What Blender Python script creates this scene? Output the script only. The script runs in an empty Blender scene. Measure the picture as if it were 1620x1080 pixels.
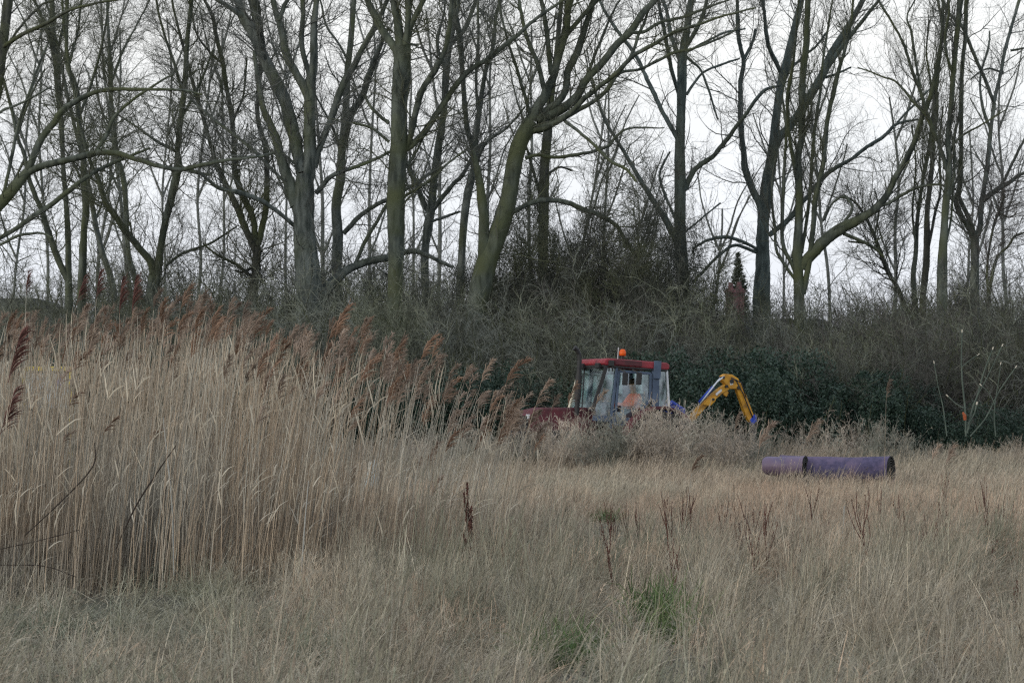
import bpy, bmesh, math, random
import numpy as np
from mathutils import Vector, Matrix

# ------------------------------------------------------------------ camera, world, sun, exposure
SC = bpy.context.scene
COL = SC.collection
F, CX, HY, CZ = 4500.0, 810.0, 655.0, 1.5      # focal length in photo pixels, centre, horizon row, eye height


def at(px, py, D):
    """photo pixel + distance -> world point"""
    return np.array([(px - CX) / F * D, D, CZ + (HY - py) / F * D])


cam = bpy.data.cameras.new('camera')
camo = bpy.data.objects.new('camera', cam)
COL.objects.link(camo)
camo.location = (0, 0, CZ)
camo.rotation_euler = (math.radians(90), 0, 0)
cam.sensor_width = 36
cam.lens = F / 1620 * 36
cam.shift_y = (HY - 540) / 1620
cam.clip_start = 0.5
cam.clip_end = 3000
cam.dof.use_dof = True
cam.dof.focus_distance = 28
cam.dof.aperture_fstop = 10
SC.camera = camo

SUN_EL, SUN_AZ = math.radians(14), math.radians(-125)   # low weak sun, behind the left shoulder
w = bpy.data.worlds.new('World')
SC.world = w
w.use_nodes = True
nt = w.node_tree
nt.nodes.clear()
N = nt.nodes.new
out = N('ShaderNodeOutputWorld')
sky = N('ShaderNodeTexSky')
sky.sky_type = 'NISHITA'
sky.sun_disc = False
sky.sun_elevation = SUN_EL
sky.sun_rotation = SUN_AZ
bg1 = N('ShaderNodeBackground')
bg1.inputs[1].default_value = 0.10
nt.links.new(sky.outputs[0], bg1.inputs[0])
tc = N('ShaderNodeTexCoord')
sep = N('ShaderNodeSeparateXYZ')
nt.links.new(tc.outputs['Generated'], sep.inputs[0])
ramp = N('ShaderNodeValToRGB')                      # overcast: a thin bright layer of cloud
e = ramp.color_ramp.elements
e[0].position = 0.0
e[0].color = (0.715, 0.765, 0.90, 1)
e[1].position = 1.0
e[1].color = (0.80, 0.86, 0.98, 1)
m2_ = ramp.color_ramp.elements.new(0.34)
m2_.color = (0.84, 0.915, 1.0, 1)
m_ = ramp.color_ramp.elements.new(0.13)
m_.color = (0.90, 0.895, 0.885, 1)
nt.links.new(sep.outputs[2], ramp.inputs[0])
nz = N('ShaderNodeTexNoise')
nz.inputs['Scale'].default_value = 5
nz.inputs['Detail'].default_value = 4
mp = N('ShaderNodeMapping')
mp.inputs['Scale'].default_value = (1, 1, 5)
nt.links.new(tc.outputs['Generated'], mp.inputs[0])
nt.links.new(mp.outputs[0], nz.inputs['Vector'])
mr = N('ShaderNodeMapRange')
mr.inputs[1].default_value = 0.3
mr.inputs[2].default_value = 0.7
mr.inputs[3].default_value = 0.93
mr.inputs[4].default_value = 1.05
nt.links.new(nz.outputs[0], mr.inputs[0])
mul = N('ShaderNodeVectorMath')
mul.operation = 'SCALE'
nt.links.new(ramp.outputs[0], mul.inputs[0])
nt.links.new(mr.outputs[0], mul.inputs['Scale'])
bg2 = N('ShaderNodeBackground')
bg2.inputs[1].default_value = 1.08
nt.links.new(mul.outputs[0], bg2.inputs[0])
mx = N('ShaderNodeMixShader')
mx.inputs[0].default_value = 0.86
nt.links.new(bg1.outputs[0], mx.inputs[1])
nt.links.new(bg2.outputs[0], mx.inputs[2])
nt.links.new(mx.outputs[0], out.inputs[0])

sl = bpy.data.lights.new('sun', 'SUN')
sl.energy = 0.95
sl.angle = math.radians(12)
sl.color = (1.0, 0.90, 0.76)
so = bpy.data.objects.new('sun', sl)
COL.objects.link(so)
# light travels from the sun towards the scene
sd = Vector((math.sin(SUN_AZ) * math.cos(SUN_EL), math.cos(SUN_AZ) * math.cos(SUN_EL), math.sin(SUN_EL)))
so.rotation_euler = sd.to_track_quat('Z', 'Y').to_euler()
so.location = (-20, -20, 30)

SC.view_settings.view_transform = 'Standard'
SC.view_settings.look = 'None'
SC.view_settings.gamma = 1
SC.view_settings.exposure = 0.22
SC.cycles.max_bounces = 4
SC.cycles.diffuse_bounces = 2
SC.cycles.use_denoising = False
SC.cycles.filter_width = 1.2
SC.cycles.transparent_max_bounces = 12

rng = np.random.default_rng(7)
random.seed(7)


# ------------------------------------------------------------------ materials
def mat(name, c1, c2=None, scale=4.0, rough=0.85, metal=0.0, trans=0.0, rnd=0.0, stretch=None,
        c3=None, s3=0.3, spec=0.3, bump=0.0, world=True, d3=(0.45, 0.6), tone=False):
    """procedural material: noise between c1 and c2, big patches of c3, random value per instance"""
    m = bpy.data.materials.new(name)
    m.use_nodes = True
    t = m.node_tree
    b = t.nodes['Principled BSDF']
    b.inputs['Roughness'].default_value = rough
    b.inputs['Metallic'].default_value = metal
    b.inputs['Specular IOR Level'].default_value = spec
    g = t.nodes.new('ShaderNodeNewGeometry')
    tcn = t.nodes.new('ShaderNodeTexCoord')
    src = g.outputs['Position'] if world else tcn.outputs['Object']
    c2 = c2 or tuple(x * 0.8 for x in c1)
    no = t.nodes.new('ShaderNodeTexNoise')
    no.inputs['Scale'].default_value = scale
    no.inputs['Detail'].default_value = 5
    if stretch:
        mpn = t.nodes.new('ShaderNodeMapping')
        mpn.inputs['Scale'].default_value = stretch
        t.links.new(src, mpn.inputs[0])
        t.links.new(mpn.outputs[0], no.inputs['Vector'])
    else:
        t.links.new(src, no.inputs['Vector'])
    r = t.nodes.new('ShaderNodeValToRGB')
    r.color_ramp.elements[0].position = 0.36
    r.color_ramp.elements[1].position = 0.64
    r.color_ramp.elements[0].color = (*c1, 1)
    r.color_ramp.elements[1].color = (*c2, 1)
    t.links.new(no.outputs[0], r.inputs[0])
    last = r.outputs[0]
    if c3:
        n3 = t.nodes.new('ShaderNodeTexNoise')
        n3.inputs['Scale'].default_value = s3
        n3.inputs['Detail'].default_value = 3
        t.links.new(src, n3.inputs['Vector'])
        r3 = t.nodes.new('ShaderNodeValToRGB')
        r3.color_ramp.elements[0].position = d3[0]
        r3.color_ramp.elements[1].position = d3[1]
        t.links.new(n3.outputs[0], r3.inputs[0])
        mix = t.nodes.new('ShaderNodeMixRGB')
        mix.inputs[2].default_value = (*c3, 1)
        t.links.new(r3.outputs[0], mix.inputs[0])
        t.links.new(last, mix.inputs[1])
        last = mix.outputs[0]
    if rnd:
        oi = t.nodes.new('ShaderNodeObjectInfo')
        mrr = t.nodes.new('ShaderNodeMapRange')
        mrr.inputs[3].default_value = 1 - rnd
        mrr.inputs[4].default_value = 1 + rnd
        t.links.new(oi.outputs['Random'], mrr.inputs[0])
        hs = t.nodes.new('ShaderNodeHueSaturation')
        t.links.new(mrr.outputs[0], hs.inputs['Value'])
        t.links.new(last, hs.inputs['Color'])
        last = hs.outputs[0]
    if tone:
        ta = t.nodes.new('ShaderNodeAttribute')
        ta.attribute_name = 'tone'
        vm = t.nodes.new('ShaderNodeVectorMath')
        vm.operation = 'SCALE'
        t.links.new(last, vm.inputs[0])
        t.links.new(ta.outputs['Fac'], vm.inputs['Scale'])
        last = vm.outputs[0]
    t.links.new(last, b.inputs['Base Color'])
    if bump:
        bn = t.nodes.new('ShaderNodeBump')
        bn.inputs['Strength'].default_value = bump
        bn.inputs['Distance'].default_value = 0.04
        t.links.new(no.outputs[0], bn.inputs['Height'])
        t.links.new(bn.outputs[0], b.inputs['Normal'])
    if trans:
        tr = t.nodes.new('ShaderNodeBsdfTranslucent')
        t.links.new(last, tr.inputs[0])
        ms = t.nodes.new('ShaderNodeMixShader')
        ms.inputs[0].default_value = trans
        t.links.new(b.outputs[0], ms.inputs[1])
        t.links.new(tr.outputs[0], ms.inputs[2])
        t.links.new(ms.outputs[0], t.nodes['Material Output'].inputs[0])
    return m


M = {}
M['ground'] = mat('ground', (0.065, 0.055, 0.04), (0.04, 0.036, 0.028), 2.5, c3=(0.045, 0.055, 0.03), s3=0.25)
BG = (0.5, 0.5, 0.12)
M['bark_mossy'] = mat('bark_mossy', (0.105, 0.122, 0.100), (0.030, 0.038, 0.032), 15, stretch=BG, c3=(0.070, 0.082, 0.040), s3=0.9, bump=0.9, d3=(0.42, 0.66))
M['bark_grey'] = mat('bark_grey', (0.130, 0.148, 0.135), (0.036, 0.046, 0.041), 16, stretch=BG, c3=(0.080, 0.093, 0.052), s3=0.7, bump=0.9, d3=(0.45, 0.68))
M['bark_blue'] = mat('bark_blue', (0.115, 0.145, 0.137), (0.042, 0.056, 0.053), 15, stretch=BG, c3=(0.075, 0.085, 0.055), s3=0.5, bump=0.8, d3=(0.48, 0.7))
M['bark_dark'] = mat('bark_dark', (0.078, 0.082, 0.068), (0.024, 0.027, 0.023), 16, stretch=BG, c3=(0.060, 0.070, 0.032), s3=1.2, bump=0.9)
M['twig'] = mat('twig', (0.105, 0.112, 0.092), (0.060, 0.064, 0.054), 1.5, c3=(0.085, 0.095, 0.055), s3=0.6)
M['twig_grey'] = mat('twig_grey', (0.15, 0.16, 0.145), (0.08, 0.086, 0.078), 1.2)
M['twig_brown'] = mat('twig_brown', (0.115, 0.108, 0.098), (0.065, 0.062, 0.056), 1.2)
M['twig_olive'] = mat('twig_olive', (0.26, 0.275, 0.205), (0.12, 0.14, 0.10), 1.0, c3=(0.20, 0.215, 0.19), s3=0.5)
M['leaf'] = mat('leaf', (0.020, 0.044, 0.030), (0.036, 0.064, 0.044), 3, rough=0.5, trans=0.12, spec=0.4)
M['ivy'] = mat('ivy', (0.032, 0.046, 0.026), (0.058, 0.066, 0.040), 2, rough=0.6, trans=0.12, spec=0.3)
M['grass_near'] = mat('grass_near', (0.50, 0.455, 0.36), (0.33, 0.28, 0.205), 3, rough=0.7, trans=0.2, rnd=0.25, c3=(0.24, 0.25, 0.175), s3=0.55, d3=(0.46, 0.66), tone=True)
M['grass_mid'] = mat('grass_mid', (0.58, 0.45, 0.33), (0.38, 0.275, 0.195), 1.5, rough=0.7, trans=0.2, rnd=0.2, c3=(0.48, 0.43, 0.33), s3=0.3, tone=True)
M['grass_far'] = mat('grass_far', (0.58, 0.49, 0.375), (0.46, 0.375, 0.28), 0.8, rough=0.75, trans=0.2, rnd=0.2, c3=(0.46, 0.43, 0.33), s3=0.2, tone=True)
M['grass_green'] = mat('grass_green', (0.09, 0.165, 0.05), (0.18, 0.23, 0.10), 3, rough=0.6, trans=0.3, rnd=0.3, tone=True)
M['reed_stem'] = mat('reed_stem', (0.49, 0.395, 0.285), (0.31, 0.24, 0.17), 2, rough=0.6, trans=0.12, rnd=0.45, c3=(0.41, 0.385, 0.32), s3=0.7)
M['reed_short'] = mat('reed_short', (0.38, 0.30, 0.215), (0.26, 0.20, 0.145), 2, rough=0.6, trans=0.12, rnd=0.2, c3=(0.33, 0.30, 0.25), s3=0.7, tone=True)
M['reed_leaf'] = mat('reed_leaf', (0.56, 0.50, 0.39), (0.42, 0.38, 0.30), 2, rough=0.6, trans=0.3, rnd=0.25)
M['plume'] = mat('plume', (0.42, 0.335, 0.265), (0.28, 0.215, 0.17), 3, rough=0.9, trans=0.3, rnd=0.35)
M['plume_copper'] = mat('plume_copper', (0.35, 0.235, 0.165), (0.25, 0.165, 0.115), 3, rough=0.9, trans=0.3, rnd=0.25)
M['plume_dark'] = mat('plume_dark', (0.19, 0.095, 0.08), (0.13, 0.07, 0.06), 3, rough=0.9, trans=0.2, rnd=0.2)
M['dock'] = mat('dock', (0.075, 0.035, 0.028), (0.12, 0.055, 0.04), 8)
M['far_bark'] = mat('far_bark', (0.17, 0.18, 0.165), (0.10, 0.11, 0.10), 3)  # bark of the farther row, haze put into its paler colour
M['weed'] = mat('weed', (0.46, 0.40, 0.325), (0.30, 0.26, 0.215), 2, trans=0.2, rnd=0.3, c3=(0.25, 0.255, 0.21), s3=0.6)


# ------------------------------------------------------------------ mesh helpers
def tag(o, label=None, cat=None, group=None, kind=None):
    if label: o['label'] = label
    if cat: o['category'] = cat
    if group: o['group'] = group
    if kind: o['kind'] = kind
    return o


MARKS = [(-40, 'left edge of the photo'), (60, 'leftmost forked tree'), (130, 'straight slim trunk'), (242, 'low forked tree'), (402, 'three stemmed tree'), (487, 'broad grey tree'),
         (536, 'trunk beside the broad tree'), (627, 'straight mossy poplar'), (678, 'trunk beside the poplar'), (735, 'slim two stemmed tree'), (775, 'leaning tree'), (860, 'dark upright trunk'),
         (930, 'tractor windscreen'), (1000, 'tractor cab door'), (1078, 'blue-grey trunk'), (1150, 'yellow arm elbow'), (1206, 'trunk beside the chimney'), (1264, 'multi stemmed tree'), (1335, 'purple roll'),
         (1415, 'roll\'s open end'), (1447, 'thin clustered trunk'), (1490, 'thick clustered stem'), (1542, 'y shaped tree'), (1660, 'right edge of the photo')]


def where(px):
    i = min(range(len(MARKS)), key=lambda k: abs(MARKS[k][0] - px))
    d = px - MARKS[i][0]
    return ('just left of' if d < -9 else 'just right of' if d > 9 else 'by') + ' the ' + MARKS[i][1]


USED = {}


def uniq(lab, px):
    """a label that says where its thing stands"""
    return lab + ', ' + where(px)


def empty(name, loc, rz=0.0):
    o = bpy.data.objects.new(name, None)
    o.empty_display_size = 0.3
    o.location = Vector(loc)
    o.rotation_euler = (0, 0, rz)
    COL.objects.link(o)
    return o


def np_mesh(name, V, Fc, m, smooth=True):
    """mesh from vertex array and (list of) equal-size face arrays"""
    if not isinstance(Fc, (list, tuple)): Fc = [Fc]
    Fc = [f for f in Fc if len(f)]
    me = bpy.data.meshes.new(name)
    me.vertices.add(len(V))
    me.vertices.foreach_set('co', np.asarray(V, dtype=np.float32).ravel())
    loops = np.concatenate([f.ravel() for f in Fc]).astype(np.int32)
    cnt = np.concatenate([np.full(len(f), f.shape[1]) for f in Fc]).astype(np.int32)
    st = np.concatenate([[0], np.cumsum(cnt)[:-1]]).astype(np.int32)
    me.loops.add(len(loops))
    me.loops.foreach_set('vertex_index', loops)
    me.polygons.add(len(cnt))
    me.polygons.foreach_set('loop_start', st)
    me.polygons.foreach_set('loop_total', cnt)
    if smooth:
        me.polygons.foreach_set('use_smooth', np.ones(len(cnt), dtype=bool))
    me.update(calc_edges=True)
    if m: me.materials.append(m)
    return me


def link(name, me, parent=None, loc=None):
    o = bpy.data.objects.new(name, me)
    COL.objects.link(o)
    if parent is not None: o.parent = parent
    if loc is not None: o.location = Vector(loc)
    return o


def nrm(v):
    return v / np.maximum(np.linalg.norm(v, axis=-1, keepdims=True), 1e-9)


def tubes(P, R, sides=3):
    """P (n,k,3) centre lines, R (n,k) radii -> V, quads"""
    n, k, _ = P.shape
    T = np.gradient(P, axis=1)
    T = nrm(T)
    ref = np.where(np.abs(T[:, :1, 2:3]) > 0.9, np.array([1.0, 0, 0]), np.array([0, 0, 1.0]))
    ref = np.repeat(ref, k, axis=1)
    A = nrm(np.cross(T, ref))
    B = np.cross(T, A)
    ang = np.arange(sides) * 2 * math.pi / sides
    V = P[:, :, None, :] + R[:, :, None, None] * (A[:, :, None, :] * np.cos(ang)[None, None, :, None] + B[:, :, None, :] * np.sin(ang)[None, None, :, None])
    idx = np.arange(n * k * sides).reshape(n, k, sides)
    a = idx[:, :-1, :]
    b = np.roll(a, -1, axis=2)
    c = idx[:, 1:, :]
    d = np.roll(c, -1, axis=2)
    Q = np.stack([a, b, d, c], axis=-1).reshape(-1, 4)
    return V.reshape(-1, 3), Q


def ribbons(P, W, side=None):
    """flat two-sided blades: P (n,k,3), W (n,k) half widths"""
    n, k, _ = P.shape
    T = nrm(np.gradient(P, axis=1))
    if side is None:
        a = rng.uniform(0, 2 * math.pi, n)
        side = np.stack([np.cos(a), np.sin(a), np.zeros(n)], -1)
    S = side[:, None, :] - (side[:, None, :] * T).sum(-1, keepdims=True) * T
    S = nrm(S)
    V = np.stack([P - S * W[..., None], P + S * W[..., None]], axis=2)
    idx = np.arange(n * k * 2).reshape(n, k, 2)
    Q = np.stack([idx[:, :-1, 0], idx[:, :-1, 1], idx[:, 1:, 1], idx[:, 1:, 0]], -1).reshape(-1, 4)
    return V.reshape(-1, 3), Q


def join_vf(lst):
    Vs, Fs, o = [], [], 0
    for V, Q in lst:
        if len(V) == 0: continue
        Vs.append(V)
        Fs.append(Q + o)
        o += len(V)
    return np.concatenate(Vs), np.concatenate(Fs)


def grow(P0, d, L, r0, nseg=4, wander=0.25, up=0.1, taper=0.15, g=None):
    n = len(P0)
    P = np.zeros((n, nseg + 1, 3))
    P[:, 0] = P0
    d = nrm(d.copy())
    step = (L / nseg)[:, None]
    upv = np.array([0, 0, 1.0])
    for i in range(nseg):
        d = nrm(d + g.normal(0, wander, (n, 3)) + upv * up)
        P[:, i + 1] = P[:, i] + d * step
    t = np.linspace(0, 1, nseg + 1)
    R = r0[:, None] * (1 - (1 - taper) * t[None, :])
    return P, R


def spawn(P, R, n, ang=(0.5, 1.1), lf=(0.3, 0.6), rf=0.55, tr=(0.15, 1.0), g=None, rmin=0.0018, absL=None, flat=0.0):
    """child start points on a set of centre lines"""
    nP, k, _ = P.shape
    L = np.linalg.norm(np.diff(P, axis=1), axis=2).sum(1)
    pi = g.choice(nP, n, p=L / L.sum())
    t = g.uniform(tr[0], tr[1], n) * (k - 1)
    i = np.minimum(t.astype(int), k - 2)
    f = (t - i)[:, None]
    p0 = P[pi, i] * (1 - f) + P[pi, i + 1] * f
    T = nrm(P[pi, i + 1] - P[pi, i])
    r = R[pi, i] * (1 - f[:, 0]) + R[pi, i + 1] * f[:, 0]
    rv = g.normal(0, 1, (n, 3))
    perp = nrm(rv - (rv * T).sum(1, keepdims=True) * T)
    a = g.uniform(ang[0], ang[1], n)[:, None]
    d = T * np.cos(a) + perp * np.sin(a)
    if absL is not None:
        ln = g.uniform(absL[0], absL[1], n)
    else:
        ln = L[pi] * g.uniform(lf[0], lf[1], n) * (1.15 - 0.6 * t / (k - 1))
    return p0, d, ln, np.maximum(r * rf, rmin)


def catmull(pts, per=4):
    pts = np.asarray(pts, float)
    if len(pts) < 3: per = max(per, 4)
    e = np.vstack([2 * pts[0] - pts[1], pts, 2 * pts[-1] - pts[-2]])
    out = []
    for i in range(1, len(e) - 2):
        p0, p1, p2, p3 = e[i - 1], e[i], e[i + 1], e[i + 2]
        for j in range(per):
            t = j / per
            out.append(0.5 * ((2 * p1) + (-p0 + p2) * t + (2 * p0 - 5 * p1 + 4 * p2 - p3) * t * t + (-p0 + 3 * p1 - 3 * p2 + p3) * t ** 3))
    out.append(e[-2])
    return np.array(out)


class MB:
    """collects shapes with their own transform into one mesh"""
    def __init__(s): s.v, s.f = [], []

    def add(s, V, Fs):
        o = len(s.v)
        s.v += [tuple(map(float, p)) for p in V]
        s.f += [tuple(i + o for i in f) for f in Fs]
        return s

    def box(s, c, size, rot=None):
        h = [x / 2 for x in size]
        V = [Vector((sx * h[0], sy * h[1], sz * h[2])) for sx in (-1, 1) for sy in (-1, 1) for sz in (-1, 1)]
        if rot is not None: V = [rot @ p for p in V]
        V = [p + Vector(c) for p in V]
        return s.add(V, [(0, 1, 3, 2), (4, 6, 7, 5), (0, 4, 5, 1), (2, 3, 7, 6), (0, 2, 6, 4), (1, 5, 7, 3)])

    def bar(s, a, b, wd, ht, up=(0, 0, 1)):
        a, b = Vector(a), Vector(b)
        z = (b - a).normalized()
        x = z.cross(Vector(up))
        if x.length < 1e-3: x = z.cross(Vector((0, 1, 0)))
        x.normalize()
        y = x.cross(z)
        V = []
        for p in (a, b):
            for sx, sy in ((-1, -1), (1, -1), (1, 1), (-1, 1)):
                V.append(p + x * sx * wd / 2 + y * sy * ht / 2)
        return s.add(V, [(3, 2, 1, 0), (4, 5, 6, 7), (0, 1, 5, 4), (1, 2, 6, 5), (2, 3, 7, 6), (3, 0, 4, 7)])

    def prism(s, prof, y0, y1, y0b=None, y1b=None):
        """profile in x,z extruded along y"""
        n = len(prof)
        V = [(x, y0, z) for x, z in prof] + [(x, y1, z) for x, z in prof]
        Fs = [tuple(range(n)), tuple(range(2 * n - 1, n - 1, -1))] + [(i, n + i, n + (i + 1) % n, (i + 1) % n) for i in range(n)]
        return s.add(V, Fs)

    def tube(s, pts, r, sides=10, cap=True):
        P = np.array(pts, float)[None]
        R = np.array(r if hasattr(r, '__len__') else [r] * len(pts), float)[None]
        V, Q = tubes(P, R, sides)
        k = len(pts)
        Fs = [tuple(q) for q in Q.tolist()]
        if cap: Fs += [tuple(range(sides)), tuple(range(k * sides - 1, (k - 1) * sides - 1, -1))]
        return s.add(V, Fs)

    def lathe(s, prof, c, sides=28, axis='y'):
        """profile (radius, along)"""
        n = len(prof)
        V = []
        for j in range(sides):
            a = 2 * math.pi * j / sides
            for r, h in prof:
                if axis == 'y': V.append((c[0] + r * math.cos(a), c[1] + h, c[2] + r * math.sin(a)))
                elif axis == 'x': V.append((c[0] + h, c[1] + r * math.cos(a), c[2] + r * math.sin(a)))
                else: V.append((c[0] + r * math.cos(a), c[1] + r * math.sin(a), c[2] + h))
        Fs = []
        for j in range(sides):
            k = (j + 1) % sides
            for i in range(n - 1):
                Fs.append((j * n + i, j * n + i + 1, k * n + i + 1, k * n + i))
        return s.add(V, Fs)

    def build(s, name, m, parent=None, bevel=0.0, smooth=False, loc=None):
        me = bpy.data.meshes.new(name)
        me.from_pydata(s.v, [], s.f)
        bm = bmesh.new()
        bm.from_mesh(me)
        bmesh.ops.recalc_face_normals(bm, faces=bm.faces)
        if bevel:
            bmesh.ops.bevel(bm, geom=[e for e in bm.edges if len(e.link_faces) == 2 and e.calc_face_angle(0) > 0.5], offset=bevel, segments=2, affect='EDGES', profile=0.6, clamp_overlap=True)
        bm.to_mesh(me)
        bm.free()
        for p in me.polygons: p.use_smooth = smooth
        me.materials.append(m)
        return link(name, me, parent, loc)


# ------------------------------------------------------------------ the ground
gx = np.concatenate([[-900, -400, -150, -60], np.linspace(-30, 30, 61), [60, 150, 400, 900]])
gy = np.concatenate([[-200, -60, -10], np.linspace(0, 100, 101), [130, 200, 400, 800, 1800]])
GXX, GYY = np.meshgrid(gx, gy)


def hgt(x, y):
    return 0.05 * np.sin(x * 1.1 + 0.6 * y) * np.cos(y * 0.7) + 0.03 * np.sin(x * 2.3 - y * 1.9)


V = np.stack([GXX, GYY, hgt(GXX, GYY)], -1).reshape(-1, 3)
ii = np.arange(len(V)).reshape(GXX.shape)
Q = np.stack([ii[:-1, :-1], ii[:-1, 1:], ii[1:, 1:], ii[1:, :-1]], -1).reshape(-1, 4)
tag(link('ground', np_mesh('ground', V, Q, M['ground'])), kind='structure')


# ------------------------------------------------------------------ trees
def place_limb(pts, D0, slope, ref=None):
    """traced (x, y, w) pixels -> smooth 3-D centre line and radii"""
    a = catmull(np.array(pts, float), 7)
    ln = np.concatenate([[0], np.cumsum(np.hypot(np.diff(a[:, 0]), np.diff(a[:, 1])))]) / F * D0
    D = D0 + slope * ln
    P = np.stack([(a[:, 0] - CX) / F * D, D, CZ + (HY - a[:, 1]) / F * D], -1)
    R = np.maximum(a[:, 2] * 0.92, 1.2) / 2 / F * D
    return P, R, a, D


def flare(R, P):
    z = P[:, 2]
    return R * (1 + 0.55 * np.exp(-np.maximum(z, 0) / 0.5))


def gnarl(V, P, sides, amt, g):
    """ribs, swellings and hollows round a trunk"""
    k = len(P)
    a = np.arange(sides) * 2 * math.pi / sides
    s = np.concatenate([[0], np.cumsum(np.linalg.norm(np.diff(P, axis=0), axis=1))])
    m = 1 + 0 * s[:, None] * a[None, :]
    for q in range(5):
        m = m + amt * 0.5 * np.sin(g.integers(1, 5) * a[None, :] + g.uniform(0.3, 2.6) * s[:, None] + g.uniform(0, 6.28))
    for q in range(int(s[-1] / 2.2) + 1):                      # knots where branches were shed
        s0, a0 = g.uniform(0, s[-1]), g.uniform(0, 6.28)
        m = m + 0.22 * np.exp(-((s[:, None] - s0) / 0.16) ** 2) * np.exp(-(1 - np.cos(a[None, :] - a0)) * 3)
    C = P[:, None, :]
    return (C + (V.reshape(k, sides, 3) - C) * m[..., None]).reshape(-1, 3)


def make_tree(name, D, trunk, limbs, label, bark, twigm, dens=1.0, style='spread', group=None, seed=0, tw=1.0, base_dx=0, h_ext=2.5):
    g = np.random.default_rng(1000 + seed)
    # trunk down to the ground
    by = HY + (CZ - hgt((trunk[0][0] - CX) / F * D, D) + 0.25) * F / D
    x0, y0, w0 = trunk[0]
    tr = [(x0 + base_dx, by, w0 * 1.1)] + ([(x0 + base_dx * 0.5, (by + y0) / 2, w0 * 1.03)] if by - y0 > 60 else []) + list(trunk)
    allL = []

    def extend(p):
        x1, y1, w1 = p[-1]
        if y1 < 12:
            xa, ya, _ = p[-2]
            k = h_ext * F / D / max(math.hypot(x1 - xa, y1 - ya), 1)
            return list(p) + [(x1 + (x1 - xa) * k * 0.5 + g.normal(0, 6), y1 + (y1 - ya) * k * 0.5, w1 * 0.75), (x1 + (x1 - xa) * k + g.normal(0, 12), y1 + (y1 - ya) * k, w1 * 0.35)]
        return list(p)
    base = at(x0 + base_dx, by, D)
    base[2] += 0.25
    root = empty(name, base)
    tag(root, label, 'tree', group)
    P, R, a, Dd = place_limb(extend(tr), D, g.normal(0, 0.03))
    R = flare(R, P)
    # knobbly bark outline
    R = R * (1 + g.normal(0, 0.02, len(R)))
    V, Q = tubes(P[None], R[None], 16)
    V = gnarl(V, P, 16, 0.07, g)
    link('trunk', np_mesh('trunk', V - base, Q, M[bark]), root)
    allL.append((P, R, a, Dd))
    for lb in limbs:
        lb = extend(lb)
        best, bd = D, 1e9
        for (p2, r2, a2, d2) in allL:
            dd = np.hypot(a2[:, 0] - lb[0][0], a2[:, 1] - lb[0][1])
            j = dd.argmin()
            if dd[j] < bd: bd, best = dd[j], d2[j]
        P, R, a, Dd = place_limb(lb, best, g.normal(0, 0.28))
        P = P + np.cumsum(g.normal(0, 0.005, P.shape), axis=0)
        R = R * (1 + g.normal(0, 0.025, len(R)))
        V, Q = tubes(P[None], R[None], 10)
        V = gnarl(V, P, 10, 0.08, g)
        link('limb', np_mesh('limb', V - base, Q, M[bark]), root)
        allL.append((P, R, a, Dd))
    # branches and twigs
    parts = []
    for i, (P, R, a, Dd) in enumerate(allL):
        L = np.linalg.norm(np.diff(P, axis=0), axis=1).sum()
        n1 = max(4, int(L * 2.6 * dens * (0.75 if i == 0 else 1)))
        if style == 'fast':
            an, up1, ab = (0.25, 0.6), 0.22, (0.6, 2.4)
        elif style == 'weep':
            an, up1, ab = (0.6, 1.4), -0.03, (0.6, 2.2)
        else:
            an, up1, ab = (0.5, 1.15), 0.08, (0.6, 2.6)
        p0, d, ln, r = spawn(P[None], R[None], n1, an, rf=0.3, tr=(0.36 if i == 0 else 0.08, 1.0), g=g, absL=ab)
        r = np.clip(r, 0.007, 0.020) * (0.6 + 0.4 * ln / 2.0)
        P1, R1 = grow(p0, d, ln, r, 8, 0.22, up1, 0.2, g)
        n2 = int(ln.sum() * 4.2 * dens * tw)
        p0, d, l2, r = spawn(P1, R1, n2, (0.4, 1.1), (0.25, 0.55), 0.6, (0.1, 1.0), g)
        l2 = np.clip(l2, 0.2, 1.1)
        P2, R2 = grow(p0, d, l2, np.clip(r, 0.0036, 0.0078), 5, 0.27, up1 * 0.8, 0.3, g)
        n3 = int(l2.sum() * 6.2 * tw)
        p0, d, l3, r = spawn(P2, R2, n3, (0.4, 1.0), (0.3, 0.6), 0.7, (0.15, 1.0), g)
        l3 = np.clip(l3, 0.10, 0.5)
        P3, R3 = grow(p0, d, l3, np.clip(r, 0.0022, 0.0036), 3, 0.22, up1, 0.5, g)
        parts += [tubes(P1, R1, 4), tubes(P2, R2, 3), tubes(P3, R3, 3)]
    V, Q = join_vf(parts)
    link('crown', np_mesh('crown', V - base, Q, M[twigm]), root)
    return root


TR = []


def T(*a, **k): TR.append((a, k))


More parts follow.
